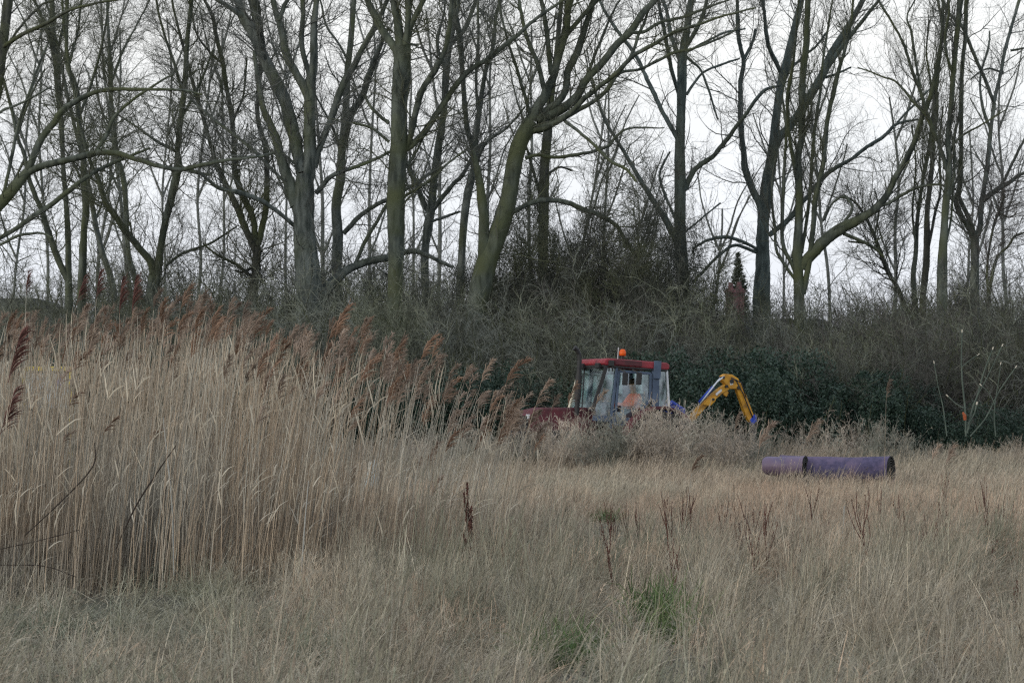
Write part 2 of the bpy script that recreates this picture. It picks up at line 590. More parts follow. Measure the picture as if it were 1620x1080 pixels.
T('riverside_tree', 76, [(-48, 560, 30), (-30, 400, 28), (-12, 180, 22), (2, 90, 18), (13, 0, 17)],
  [[(0, 78, 8), (35, 55, 7), (80, 35, 6), (110, 18, 5), (150, 8, 4), (200, 0, 3)], [(-5, 120, 9), (20, 60, 5), (60, 12, 4), (85, 0, 3)]],
  'thick dark trunk cut off by the left edge of the photo, top left corner', 'bark_dark', 'twig', dens=1.3)
T('arching_tree', 72, [(-85, 560, 30), (-60, 420, 26), (-15, 340, 22), (12, 310, 20), (45, 270, 16)],
  [[(45, 268, 13), (62, 228, 12), (82, 200, 11), (100, 176, 10), (120, 160, 9), (150, 147, 8), (175, 143, 7), (225, 142, 6), (285, 143, 4), (320, 150, 3)],
   [(42, 273, 13), (70, 260, 12), (120, 248, 11), (155, 240, 10), (185, 241, 9), (215, 250, 8), (250, 262, 8), (285, 268, 7), (330, 258, 6), (380, 250, 5), (420, 246, 4)],
   [(152, 240, 7), (170, 212, 7), (183, 185, 6), (210, 160, 5), (255, 132, 4), (275, 122, 3)],
   [(-60, 420, 9), (-10, 382, 9), (0, 377, 8), (62, 337, 8), (100, 310, 8), (125, 290, 8), (155, 270, 7), (185, 257, 6), (235, 236, 4)],
   [(-30, 400, 6), (0, 388, 5), (30, 374, 5), (60, 371, 4), (80, 378, 2)],
   [(0, 330, 7), (18, 250, 6), (30, 190, 5), (55, 120, 4), (75, 70, 3)],
   [(-20, 200, 5), (0, 178, 5), (35, 162, 4), (80, 138, 3)]],
  'mossy tree with two long arching limbs crossing the left side of the photo', 'bark_mossy', 'twig', dens=1.5, style='weep')
T('slender_tree', 84, [(109, 480, 13), (108, 412, 11), (107, 362, 10), (105, 325, 9), (100, 262, 8), (98, 215, 9), (95, 175, 10), (92, 140, 12), (90, 100, 12), (85, 75, 10), (82, 0, 9)],
  [[(108, 445, 12), (92, 410, 12), (78, 370, 11), (67, 335, 9), (50, 292, 8), (40, 250, 7), (27, 215, 6), (20, 185, 6), (8, 140, 5), (0, 112, 4)],
   [(86, 90, 7), (75, 50, 6), (62, 15, 5), (55, 0, 4)], [(88, 95, 6), (100, 40, 5), (108, 0, 5)], [(40, 250, 5), (20, 290, 3), (5, 310, 2)],
   [(27, 215, 5), (45, 160, 4), (70, 110, 3)]],
  'slim forked tree nearest the left edge, one stem upright and one leaning left', 'bark_mossy', 'twig', dens=1.7)
T('slender_tree', 82, [(129, 480, 14), (131, 412, 13), (133, 362, 12), (136, 325, 13), (132, 275, 11), (132, 250, 10), (127, 225, 10), (125, 187, 9), (120, 140, 9), (107, 105, 8), (105, 75, 7), (106, 0, 6)],
  [[(136, 300, 6), (118, 262, 4), (98, 230, 3)], [(128, 180, 5), (145, 130, 5), (160, 80, 4), (170, 20, 3), (172, 0, 3)], [(110, 100, 5), (122, 50, 4), (128, 0, 4)]],
  'straight mossy trunk second from the left edge among the slim trees', 'bark_mossy', 'twig', dens=1.6)
T('slender_tree', 88, [(180, 480, 12), (175, 440, 11), (163, 403, 10), (152, 360, 9), (145, 320, 8), (135, 270, 7), (118, 200, 6), (100, 120, 6), (86, 50, 5), (72, 0, 4)],
  [[(150, 350, 4), (170, 300, 3), (195, 240, 2)]], 'thin bare tree leaning left behind the straight mossy trunk', 'bark_grey', 'twig', dens=1.7)
T('forked_tree', 80, [(240, 520, 24), (242, 460, 23), (246, 428, 22)],
  [[(243, 432, 15), (235, 410, 13), (217, 387, 12), (197, 362, 12), (180, 335, 10), (165, 310, 9), (155, 277, 8), (142, 250, 7), (128, 200, 6), (112, 120, 5), (102, 60, 5), (96, 0, 4)],
   [(250, 428, 15), (252, 395, 13), (258, 357, 13), (267, 320, 13), (275, 285, 14), (280, 262, 12), (278, 237, 9), (282, 195, 10), (288, 150, 10), (290, 100, 9), (292, 50, 8), (297, 0, 7)],
   [(282, 262, 9), (300, 270, 7), (335, 278, 5)], [(288, 140, 6), (272, 90, 5), (258, 50, 4), (248, 0, 4)], [(285, 190, 5), (310, 140, 4), (335, 80, 3)], [(210, 376, 4), (206, 350, 3)],
   [(262, 420, 5), (290, 400, 5), (330, 385, 4), (375, 358, 3)], [(280, 240, 6), (250, 225, 5), (220, 205, 4), (180, 180, 3)]],
  'tree forking low into two mossy stems, the left one leaning far left, above the reeds', 'bark_mossy', 'twig', dens=1.9)
T('slender_tree', 92, [(222, 480, 11), (212, 435, 10), (204, 405, 9), (201, 370, 9), (199, 325, 9), (195, 282, 9), (185, 245, 8), (180, 200, 8), (175, 150, 8), (175, 112, 8), (172, 62, 6), (170, 0, 5)],
  [[(177, 130, 4), (195, 80, 4), (215, 40, 3), (235, 0, 3)], [(183, 220, 4), (160, 170, 3), (150, 110, 3)]],
  'thin grey trunk crossing behind the left fork of the low forked tree', 'bark_grey', 'twig', dens=1.8)
T('twisted_tree', 80, [(400, 520, 16), (401, 462, 15), (405, 425, 15), (406, 390, 14)],
  [[(404, 392, 12), (402, 355, 11), (395, 332, 11), (380, 300, 11), (372, 275, 11), (370, 250, 9), (370, 225, 9), (367, 187, 9), (360, 150, 8), (352, 105, 8), (342, 62, 7), (335, 30, 6), (322, 0, 5)],
   [(404, 395, 12), (395, 375, 12), (382, 345, 12), (372, 322, 11), (355, 287, 9), (342, 257, 8), (330, 220, 7), (315, 170, 7), (300, 120, 6), (285, 70, 5), (268, 0, 4)],
   [(407, 390, 11), (412, 375, 11), (420, 337, 11), (422, 300, 10), (422, 257, 9), (418, 232, 9), (407, 187, 8), (407, 150, 8), (410, 100, 7), (405, 62, 6), (392, 0, 5)],
   [(400, 440, 6), (375, 420, 5), (345, 405, 4), (320, 385, 3)], [(368, 190, 5), (385, 150, 4), (390, 90, 3)], [(352, 100, 5), (330, 80, 4), (310, 50, 3), (300, 0, 3)],
   [(405, 420, 5), (385, 430, 4), (370, 428, 3)]],
  'dark three stemmed tree just left of the broad grey trunk', 'bark_dark', 'twig', dens=2.0)
T('broad_tree', 77, [(492, 540, 48), (490, 487, 47), (487, 425, 46), (482, 362, 37), (482, 312, 35), (483, 275, 32)],
  [[(488, 285, 22), (490, 250, 22), (490, 200, 20), (490, 150, 19), (496, 100, 14), (496, 50, 12), (502, 0, 10)],
   [(488, 160, 15), (480, 138, 15), (465, 112, 14), (452, 87, 14), (445, 50, 13), (438, 28, 11), (430, 0, 9)],
   [(441, 34, 9), (446, 18, 8), (453, 0, 7)], [(489, 120, 9), (477, 75, 9), (481, 25, 8), (482, 0, 8)],
   [(478, 275, 22), (470, 237, 21), (462, 195, 22), (450, 155, 22), (430, 112, 21), (417, 87, 20), (402, 50, 19), (387, 28, 17), (376, 0, 14)],
   [(415, 84, 14), (411, 50, 13), (403, 0, 13)], [(388, 30, 10), (368, 15, 8), (345, 0, 7)],
   [(470, 325, 24), (457, 287, 20), (446, 255, 17), (438, 220, 15), (428, 195, 12), (416, 165, 10), (408, 120, 9), (402, 80, 7)],
   [(497, 265, 12), (502, 245, 12), (515, 212, 12), (527, 180, 12), (540, 140, 12), (557, 112, 11), (572, 80, 10), (590, 48, 9), (612, 0, 8)],
   [(500, 480, 24), (520, 455, 20), (540, 435, 17), (560, 421, 14), (590, 412, 13), (615, 407, 12), (640, 400, 11), (660, 398, 10), (690, 410, 7), (717, 422, 5)],
   [(560, 420, 7), (577, 382, 7), (595, 350, 6), (612, 322, 5), (640, 290, 4)],
   [(500, 306, 9), (520, 283, 8), (540, 272, 7), (570, 262, 6), (600, 250, 5), (618, 242, 4)],
   [(466, 357, 8), (445, 340, 8), (415, 320, 8), (382, 307, 8), (352, 300, 7), (330, 287, 6), (313, 273, 4)],
   [(465, 300, 5), (435, 270, 5), (405, 240, 6), (370, 212, 5), (330, 180, 4), (300, 152, 3)],
   [(468, 260, 5), (440, 243, 5), (400, 250, 4), (360, 248, 3)]],
  'broadest grey trunk, splitting into many heavy stems, left of centre', 'bark_grey', 'twig_grey', dens=1.5, tw=1.1)
T('slender_tree', 84, [(533, 480, 19), (532, 425, 18), (534, 375, 18), (532, 325, 16), (539, 282, 16), (541, 237, 14), (547, 175, 12), (550, 112, 11), (555, 62, 10), (560, 0, 9)],
  [[(541, 236, 12), (555, 182, 12), (572, 150, 12), (587, 105, 10), (600, 72, 8), (615, 40, 5)], [(543, 370, 8), (565, 345, 8), (590, 327, 7), (612, 315, 7), (645, 297, 6), (677, 275, 5), (700, 262, 3)],
   [(552, 100, 5), (535, 70, 4), (515, 40, 4), (505, 0, 3)], [(542, 240, 5), (520, 190, 4), (500, 150, 3)]],
  'grey trunk rising just right of the broad grey tree, behind its low limb', 'bark_grey', 'twig_grey', dens=1.6)
T('poplar_tree', 76, [(624, 540, 27), (625, 475, 27), (627, 400, 29), (627, 325, 29), (628, 262, 31), (630, 225, 31), (632, 162, 29), (636, 100, 28), (635, 72, 29)],
  [[(632, 80, 18), (630, 37, 15), (623, 0, 13)], [(640, 80, 16), (645, 50, 12), (646, 0, 10)], [(643, 75, 10), (652, 37, 9), (670, 0, 8)],
   [(628, 82, 16), (610, 57, 13), (595, 30, 12), (580, 0, 10)], [(628, 68, 6), (645, 70, 5), (663, 70, 4)],
   [(640, 236, 12), (650, 228, 12), (670, 207, 11), (695, 170, 10), (715, 140, 9), (740, 112, 9), (765, 95, 8), (790, 75, 8), (815, 55, 7), (840, 32, 6), (880, 3, 5)],
   [(642, 235, 11), (650, 212, 10), (657, 175, 11), (670, 137, 11), (690, 110, 11), (702, 90, 9), (712, 55, 8), (716, 0, 7)],
   [(615, 195, 7), (598, 180, 6), (585, 165, 5), (578, 150, 4)], [(616, 225, 5), (590, 205, 5), (558, 195, 4)], [(618, 240, 5), (585, 255, 5), (550, 268, 4)],
   [(645, 260, 6), (660, 240, 4), (672, 215, 3)], [(640, 310, 5), (680, 285, 5), (705, 262, 4), (735, 240, 3)]],
  'tall straight mossy trunk with a broken stub high up, right of the broad tree', 'bark_mossy', 'twig', dens=1.35)
T('slender_tree', 86, [(675, 520, 15), (674, 487, 14), (672, 412, 14), (677, 357, 15), (681, 337, 14), (685, 300, 12), (690, 257, 12), (695, 225, 13), (702, 175, 12), (705, 125, 13), (710, 75, 13), (716, 37, 14), (723, 0, 13)],
  [[(678, 337, 9), (660, 295, 8), (647, 265, 7), (640, 240, 5)], [(684, 332, 9), (710, 297, 8), (730, 275, 7), (743, 253, 6), (765, 222, 4)],
   [(712, 70, 9), (735, 45, 8), (748, 15, 7), (755, 0, 6)], [(705, 110, 7), (690, 70, 6), (700, 20, 4), (702, 0, 4)], [(680, 350, 5), (700, 345, 5), (728, 335, 4)]],
  'grey trunk between the straight mossy poplar and the right leaning tree', 'bark_grey', 'twig_grey', dens=1.7)
T('slender_tree', 82, [(726, 520, 15), (728, 460, 14), (730, 412, 13), (733, 362, 13), (737, 325, 13), (745, 287, 13), (752, 262, 13), (751, 237, 11), (757, 187, 9), (762, 150, 8), (770, 105, 7), (780, 75, 7), (785, 25, 6), (792, 0, 5)],
  [[(750, 245, 9), (740, 205, 9), (735, 175, 9), (731, 112, 9), (726, 62, 10), (720, 25, 9), (718, 0, 8)], [(757, 187, 5), (754, 120, 5), (758, 60, 5), (757, 0, 4)], [(752, 262, 6), (770, 225, 5), (800, 205, 4), (830, 170, 3)]],
  'slim grey trunk whose two stems cross the sky left of the right leaning tree', 'bark_grey', 'twig_grey', dens=1.8)
T('leaning_tree', 76, [(742, 580, 30), (752, 500, 32), (768, 420, 36), (788, 372, 32), (802, 325, 28), (810, 275, 27), (818, 240, 28), (828, 215, 27), (842, 192, 26)],
  [[(765, 420, 22), (765, 350, 18), (760, 312, 16), (755, 272, 12), (748, 240, 8)],
   [(842, 190, 20), (850, 170, 18), (862, 150, 17), (875, 120, 14), (885, 87, 13), (892, 57, 13), (897, 25, 13), (902, 0, 13)],
   [(862, 145, 9), (850, 100, 8), (837, 70, 7), (824, 25, 6), (820, 0, 6)], [(872, 118, 9), (866, 50, 8), (857, 0, 7)],
   [(858, 178, 14), (880, 165, 13), (895, 145, 12), (900, 112, 12), (912, 87, 12), (925, 50, 10), (937, 15, 9), (942, 0, 8)],
   [(892, 60, 9), (912, 35, 8), (937, 8, 8), (945, 0, 7)],
   [(848, 188, 20), (875, 178, 18), (907, 155, 16), (925, 125, 14), (950, 100, 13), (975, 70, 12), (995, 52, 12), (1017, 22, 11), (1038, 0, 10)],
   [(840, 205, 16), (862, 200, 13), (900, 180, 10), (925, 155, 9), (950, 135, 8), (975, 115, 8), (1000, 90, 7), (1025, 75, 7), (1050, 60, 6), (1075, 47, 6), (1100, 40, 5), (1145, 25, 4), (1195, 12, 3)],
   [(887, 190, 9), (937, 162, 7), (962, 140, 7), (980, 117, 6), (1012, 110, 5), (1037, 100, 5), (1065, 85, 5), (1100, 77, 4), (1130, 65, 4), (1165, 48, 3)],
   [(980, 117, 5), (1000, 85, 5), (1010, 55, 5), (1020, 32, 4), (1030, 0, 3)], [(997, 52, 7), (1020, 50, 6), (1045, 37, 6), (1077, 30, 5), (1100, 22, 5), (1150, 3, 3)],
   [(893, 190, 6), (912, 205, 6), (932, 222, 6), (950, 240, 6), (970, 257, 6), (990, 267, 5), (1005, 285, 4)],
   [(798, 345, 9), (820, 330, 8), (845, 320, 8), (870, 317, 8), (900, 321, 8), (920, 330, 8), (950, 340, 8), (975, 357, 7), (990, 385, 7), (1007, 405, 6)],
   [(830, 250, 7), (852, 245, 6), (875, 249, 6), (907, 246, 6), (940, 239, 5), (960, 232, 5), (970, 220, 5), (987, 207, 4), (1012, 204, 3), (1050, 204, 2)],
   [(907, 155, 6), (930, 115, 5), (945, 75, 5), (965, 30, 4), (980, 0, 3)], [(842, 192, 7), (830, 150, 6), (815, 100, 5), (800, 50, 4), (790, 0, 4)]],
  'big mossy tree leaning right, its fan of limbs sweeping over the tractor', 'bark_mossy', 'twig', dens=1.25)
T('slender_tree', 86, [(859, 520, 18), (859, 405, 17), (859, 375, 17), (860, 325, 17), (861, 287, 18), (863, 250, 17), (866, 212, 16), (872, 150, 12), (880, 90, 9), (888, 0, 7)],
  [[(855, 310, 6), (848, 280, 5), (840, 250, 5), (832, 225, 4)], [(862, 280, 5), (885, 265, 4), (905, 270, 3)]],
  'dark upright trunk just right of the leaning tree, behind its fan of limbs', 'bark_dark', 'twig', dens=1.2)
T('poplar_tree', 80, [(1086, 540, 24), (1082, 475, 23), (1079, 425, 22), (1076, 362, 20), (1076, 300, 19), (1076, 225, 17), (1077, 175, 16), (1079, 125, 16), (1080, 95, 15), (1087, 50, 12), (1091, 12, 11), (1094, -5, 11)],
  [[(1072, 218, 9), (1050, 180, 8), (1037, 150, 8), (1020, 115, 7), (1007, 90, 7), (975, 50, 6), (960, 27, 5), (947, 0, 5)], [(1073, 148, 7), (1060, 107, 7), (1052, 62, 7), (1045, 25, 6), (1040, 0, 5)],
   [(1077, 98, 8), (1062, 60, 7), (1055, 25, 6), (1047, 0, 5)],
   [(1070, 380, 13), (1050, 342, 11), (1030, 312, 10), (1012, 282, 8), (995, 255, 7), (980, 232, 6), (965, 207, 5), (950, 175, 4), (935, 130, 3)],
   [(1084, 300, 9), (1097, 272, 9), (1115, 256, 9), (1127, 247, 8), (1152, 215, 7), (1175, 185, 6), (1205, 145, 6), (1232, 135, 4)],
   [(1083, 84, 5), (1120, 65, 4), (1145, 52, 4), (1180, 45, 3)], [(1086, 150, 5), (1110, 117, 4), (1145, 102, 4), (1170, 93, 3)], [(1086, 90, 5), (1107, 110, 4), (1120, 142, 4), (1135, 190, 3)],
   [(1087, 72, 8), (1107, 37, 7), (1118, 0, 6)], [(1082, 368, 4), (1110, 345, 3), (1140, 320, 3)], [(1068, 345, 5), (1050, 300, 5), (1045, 270, 4), (1060, 240, 3)]],
  'smooth blue-grey trunk standing alone against open sky above the yellow arm', 'bark_blue', 'twig_grey', dens=1.15)
T('poplar_tree', 82, [(1206, 540, 28), (1205, 475, 28), (1207, 425, 25), (1207, 362, 22), (1211, 325, 21), (1215, 287, 20), (1220, 257, 18), (1223, 237, 18), (1228, 187, 15), (1235, 137, 14), (1242, 112, 15), (1250, 75, 13), (1262, 25, 11), (1268, 0, 10)],
  [[(1205, 335, 14), (1200, 318, 13), (1190, 295, 12), (1180, 267, 11), (1178, 240, 10), (1174, 200, 10), (1172, 162, 9), (1172, 125, 8), (1177, 95, 7), (1170, 55, 7), (1166, 0, 6)],
   [(1178, 93, 6), (1190, 67, 5), (1194, 45, 4)], [(1236, 117, 8), (1217, 75, 7), (1210, 25, 6), (1205, 0, 6)],
   [(1226, 232, 15), (1235, 218, 15), (1255, 195, 15), (1275, 162, 15), (1297, 125, 15), (1315, 87, 14), (1335, 55, 12), (1352, 25, 10), (1367, 0, 9)],
   [(1308, 108, 9), (1332, 75, 8), (1357, 42, 7), (1372, 22, 6), (1390, 0, 5)], [(1243, 115, 6), (1258, 100, 5), (1272, 86, 5), (1290, 70, 4), (1305, 50, 4)],
   [(1198, 394, 6), (1170, 380, 6), (1145, 376, 6), (1120, 382, 5), (1097, 397, 4)], [(1198, 400, 6), (1162, 389, 5), (1137, 405, 5), (1115, 427, 5), (1097, 445, 4)],
   [(1216, 372, 9), (1235, 358, 9), (1250, 345, 9), (1275, 312, 8), (1302, 280, 8), (1322, 265, 7), (1352, 247, 6), (1377, 227, 6), (1402, 210, 6), (1420, 193, 5), (1450, 185, 4), (1475, 183, 3)],
   [(1420, 193, 4), (1437, 175, 4), (1457, 155, 4), (1478, 135, 3)], [(1297, 125, 5), (1320, 118, 4), (1345, 108, 3)]],
  'sturdy trunk forking beside the brick chimney, one heavy stem sweeping right', 'bark_blue', 'twig_grey', dens=1.25)
T('multistem_tree', 79, [(1265, 560, 21), (1265, 500, 20), (1264, 450, 18), (1262, 400, 17), (1264, 350, 14), (1264, 300, 14), (1262, 250, 13), (1267, 225, 10), (1269, 175, 12), (1270, 125, 12), (1275, 75, 11), (1277, 25, 9), (1278, 0, 9)],
  [[(1262, 290, 7), (1254, 250, 7), (1245, 187, 6), (1245, 150, 6), (1252, 100, 5), (1258, 40, 4), (1262, 0, 3)],
   [(1270, 465, 11), (1280, 420, 10), (1287, 362, 9), (1290, 312, 9), (1300, 262, 8), (1303, 237, 8), (1307, 195, 8), (1317, 150, 8), (1327, 112, 7), (1335, 87, 6), (1345, 50, 5), (1350, 0, 4)],
   [(1268, 400, 7), (1275, 355, 6), (1282, 287, 6), (1285, 237, 6), (1290, 187, 5), (1297, 145, 5), (1303, 90, 4), (1312, 40, 4), (1318, 0, 3)],
   [(1258, 430, 7), (1237, 380, 7), (1239, 300, 6), (1242, 250, 5), (1246, 200, 5), (1240, 150, 4)], [(1257, 440, 6), (1230, 400, 5), (1226, 365, 5), (1220, 300, 4), (1225, 250, 3)],
   [(1268, 425, 15), (1275, 412, 17), (1290, 394, 19), (1310, 374, 19), (1335, 357, 19), (1357, 345, 16), (1385, 327, 14), (1405, 305, 12), (1417, 280, 11), (1434, 250, 10), (1450, 215, 9), (1460, 185, 8), (1470, 160, 8), (1482, 117, 7), (1492, 62, 6), (1497, 0, 5)],
   [(1385, 327, 7), (1405, 320, 6), (1430, 305, 6), (1455, 295, 5), (1485, 290, 4), (1515, 297, 3)],
   [(1335, 370, 7), (1360, 380, 6), (1385, 392, 5), (1400, 405, 4)], [(1330, 358, 5), (1350, 330, 5), (1338, 312, 5), (1320, 320, 4), (1305, 350, 3)]],
  'dark mossy multi stemmed tree with a long heavy limb rising to the right', 'bark_mossy', 'twig', dens=1.3, style='fast')
T('leaning_sapling', 84, [(1445, 520, 10), (1432, 487, 9), (1420, 455, 8), (1405, 430, 8), (1392, 397, 7), (1380, 365, 5), (1370, 345, 5), (1355, 322, 4), (1335, 309, 3)],
  [[(1395, 402, 4), (1370, 385, 4), (1340, 380, 3)], [(1384, 372, 3), (1392, 335, 3), (1385, 300, 2)]],
  'thin sapling leaning left under the long heavy limb at right', 'bark_dark', 'twig', dens=2.6)
T('clustered_tree', 83, [(1450, 540, 11), (1447, 475, 10), (1445, 437, 9), (1449, 400, 8), (1451, 350, 7), (1456, 312, 6), (1462, 275, 6), (1467, 250, 6), (1475, 190, 5), (1483, 130, 5), (1490, 60, 4), (1500, 0, 4)],
  [[(1449, 400, 4), (1443, 330, 4), (1447, 260, 3), (1440, 200, 3)]],
  'thinnest leftmost stem of the upright cluster at right', 'bark_mossy', 'twig', dens=1.2, style='fast')
T('clustered_tree', 81, [(1459, 540, 12), (1460, 475, 11), (1465, 425, 11), (1467, 375, 11), (1467, 337, 9), (1472, 287, 8), (1475, 257, 8), (1475, 237, 7), (1480, 195, 7), (1482, 162, 7), (1480, 125, 6), (1485, 87, 6), (1492, 50, 5), (1484, 0, 5)],
  [[(1467, 400, 5), (1478, 340, 5), (1488, 300, 4), (1486, 240, 4), (1492, 170, 3)], [(1480, 190, 4), (1472, 130, 4), (1465, 80, 3), (1470, 30, 3)]],
  'middle stem of the upright cluster at right, dark and mossy', 'bark_dark', 'twig', dens=1.2, style='fast')
T('clustered_tree', 78, [(1489, 540, 19), (1490, 475, 18), (1491, 412, 16), (1494, 362, 13), (1496, 325, 14), (1500, 287, 12), (1502, 250, 10), (1500, 225, 9), (1505, 162, 9), (1507, 130, 9), (1512, 75, 9), (1517, 25, 9), (1520, 0, 9)],
  [[(1497, 270, 7), (1485, 225, 7), (1470, 190, 7), (1457, 145, 6), (1442, 105, 5), (1430, 67, 5), (1412, 32, 4), (1392, 0, 4)], [(1457, 140, 4), (1447, 87, 4), (1442, 50, 4), (1435, 27, 3), (1445, 3, 3)],
   [(1468, 187, 5), (1445, 162, 5), (1420, 132, 4), (1395, 120, 3), (1357, 107, 2)], [(1496, 330, 6), (1510, 280, 5), (1512, 220, 5), (1520, 170, 4)], [(1492, 400, 5), (1503, 350, 4), (1508, 300, 3)],
   [(1508, 120, 5), (1495, 70, 5), (1500, 20, 4), (1502, 0, 3)], [(1500, 240, 4), (1520, 215, 4), (1555, 195, 3), (1595, 170, 2)]],
  'thickest stem of the upright cluster at right, with thin boughs arching left', 'bark_mossy', 'twig', dens=1.2, style='fast')
T('y_shaped_tree', 80, [(1542, 520, 17), (1542, 450, 16), (1542, 400, 15), (1542, 374, 15)],
  [[(1540, 376, 10), (1532, 362, 9), (1517, 337, 9), (1509, 317, 9), (1514, 300, 9), (1517, 257, 8), (1517, 225, 7), (1517, 150, 8), (1520, 100, 7), (1525, 50, 7), (1526, 0, 7)],
   [(1541, 372, 9), (1535, 355, 9), (1525, 330, 8), (1516, 308, 7)],
   [(1544, 376, 11), (1552, 357, 10), (1555, 325, 9), (1560, 287, 8), (1565, 250, 8), (1570, 200, 7), (1575, 167, 7), (1585, 125, 6), (1592, 92, 6), (1600, 62, 6), (1610, 30, 5), (1617, 0, 5)],
   [(1574, 166, 6), (1560, 130, 6), (1545, 95, 6), (1532, 65, 6), (1522, 42, 6), (1502, 20, 6), (1492, 0, 6)], [(1568, 207, 5), (1557, 175, 5), (1552, 125, 4), (1565, 75, 4), (1567, 50, 3)],
   [(1556, 318, 9), (1582, 297, 8), (1602, 287, 7), (1620, 275, 6), (1660, 262, 4)], [(1582, 296, 5), (1595, 272, 5), (1607, 248, 5), (1622, 220, 4)],
   [(1588, 115, 4), (1560, 110, 3), (1535, 125, 3)], [(1599, 80, 4), (1620, 76, 3)]],
  'clean y shaped tree, rightmost of the large trees against the sky', 'bark_grey', 'twig_grey', dens=1.2)
T('scrub_tree', 78, [(1566, 500, 6), (1562, 422, 4), (1572, 357, 4), (1580, 337, 4), (1590, 307, 3)],
  [[(1564, 470, 6), (1575, 412, 5), (1595, 390, 4), (1605, 375, 4), (1622, 367, 3)], [(1580, 337, 3), (1598, 345, 2), (1610, 335, 2)]],
  'small crooked scrub tree right of the y shaped trunk, near the right edge', 'bark_dark', 'twig_brown', dens=3.0)

for i, (a, k) in enumerate(TR):
    make_tree(*a, seed=i, **k)

# background trees farther off, seen between the nearer trunks
g0 = np.random.default_rng(55)
BGX = [25, 78, 150, 205, 262, 310, 348, 455, 520, 585, 655, 700, 775, 840, 905, 950, 1010, 1130, 1240, 1310, 1410, 1530, 1590]
for i, bx in enumerate(BGX):
    D = g0.uniform(96, 112)
    top = (g0.uniform(-10, 60) if bx < 860 else g0.uniform(120, 300))
    if 1090 < bx < 1180 or bx == 1010: top = 330
    w0 = g0.uniform(4, 8)
    lean = g0.normal(0, 22)
    ys = np.linspace(500, top, 6)
    xs = bx + lean * np.linspace(0, 1, 6) + np.cumsum(g0.normal(0, 4, 6))
    ws = np.linspace(w0, 3, 6)
    tr = list(zip(xs, ys, ws))
    lbs = []
    for j in range(4):
        k = g0.integers(1, 5)
        s = g0.choice([-1, 1])
        x, y = xs[k], ys[k]
        lbs.append([(x, y, 4), (x + s * 14, y - 35, 3.4), (x + s * 28, y - 80, 2.8), (x + s * (34 + g0.uniform(0, 20)), y - 125, 2)])
    make_tree('distant_tree', D, tr, lbs, uniq('thin bare tree of the farther row', bx), 'far_bark', 'twig_grey',
              dens=0.9 if bx < 860 else 0.7, seed=200 + i, group='thin bare trees of the farther row', tw=0.8)


# ------------------------------------------------------------------ scrub, brambles, conifer
def shrub_mesh(h, spread, nst, g, up=0.12, dens=1.0, lean=0.30, t2=0.15, k3=50, k4=55, wob=0.3):
    n = nst
    a = g.uniform(0, 2 * math.pi, n)
    rr = spread * 0.35 * np.sqrt(g.uniform(0, 1, n))
    p0 = np.stack([rr * np.cos(a), rr * np.sin(a), np.full(n, -0.1)], -1)
    d = np.stack([np.cos(a) * lean, np.sin(a) * lean, np.full(n, 1.0)], -1) + g.normal(0, 0.13, (n, 3))
    L = h * g.uniform(0.65, 1.08, n)
    P1, R1 = grow(p0, d, L, g.uniform(0.012, 0.034, n), 9, 0.16, 0.03, 0.25, g)
    p, d, l, r = spawn(P1, R1, int(n * 11 * dens), (0.4, 1.1), (0.18, 0.45), 0.5, (t2, 1), g)
    P2, R2 = grow(p, d, np.clip(l, 0.3, 2.2), np.clip(r, 0.007, 0.016), 7, wob, up, 0.3, g)
    p, d, l, r = spawn(P2, R2, int(n * k3 * dens), (0.4, 1.1), (0.25, 0.6), 0.6, (0.1, 1), g)
    P3, R3 = grow(p, d, np.clip(l, 0.2, 0.9), np.clip(r, 0.0045, 0.009), 4, 0.25, up, 0.4, g)
    p, d, l, r = spawn(P3, R3, int(n * k4 * dens), (0.4, 1.1), (0.3, 0.7), 0.7, (0.1, 1), g)
    P4, R4 = grow(p, d, np.clip(l, 0.08, 0.4), np.clip(r, 0.003, 0.0045), 3, 0.25, up, 0.5, g)
    return join_vf([tubes(P1, R1, 5)]), join_vf([tubes(P2, R2, 3), tubes(P3, R3, 3), tubes(P4, R4, 3)])


def leaf_mesh(h, rx, ry, n, g, size=0.05, lumps=9, name='foliage'):
    """leaves spread through lumps of a bush"""
    Ps = []
    c = np.stack([g.uniform(-0.75, 0.75, lumps) * rx, g.uniform(-0.6, 0.6, lumps) * ry, g.uniform(0.15, 0.85, lumps) * h], -1)
    rad = g.uniform(0.22, 0.42, lumps) * min(h, rx * 1.2)
    rad = np.minimum(rad, h - c[:, 2] + 0.15)
    rad = np.maximum(rad, 0.25)
    k = g.integers(0, lumps, n)
    v = nrm(g.normal(0, 1, (n, 3)))
    q = g.uniform(0.35, 1, n) ** 0.4
    P = c[k] + v * (rad[k] * q * (1 + 0.15 * np.sin(v[:, 0] * 7 + k)))[:, None]
    P[:, 2] = np.maximum(P[:, 2], 0.02)
    P[:, 2] *= h / np.percentile(P[:, 2], 99)
    s = size * g.uniform(0.6, 1.4, n)
    a = nrm(g.normal(0, 1, (n, 3)) + np.array([0, 0, -0.2]))
    b = nrm(np.cross(a, nrm(g.normal(0, 1, (n, 3)) + v * 0.3)))
    V = np.stack([P - a * s[:, None], P + b * s[:, None] * 0.5, P + a * s[:, None], P - b * s[:, None] * 0.5], 1).reshape(-1, 3)
    Q = np.arange(n * 4).reshape(n, 4)
    return np_mesh(name, V, Q, None, smooth=False)


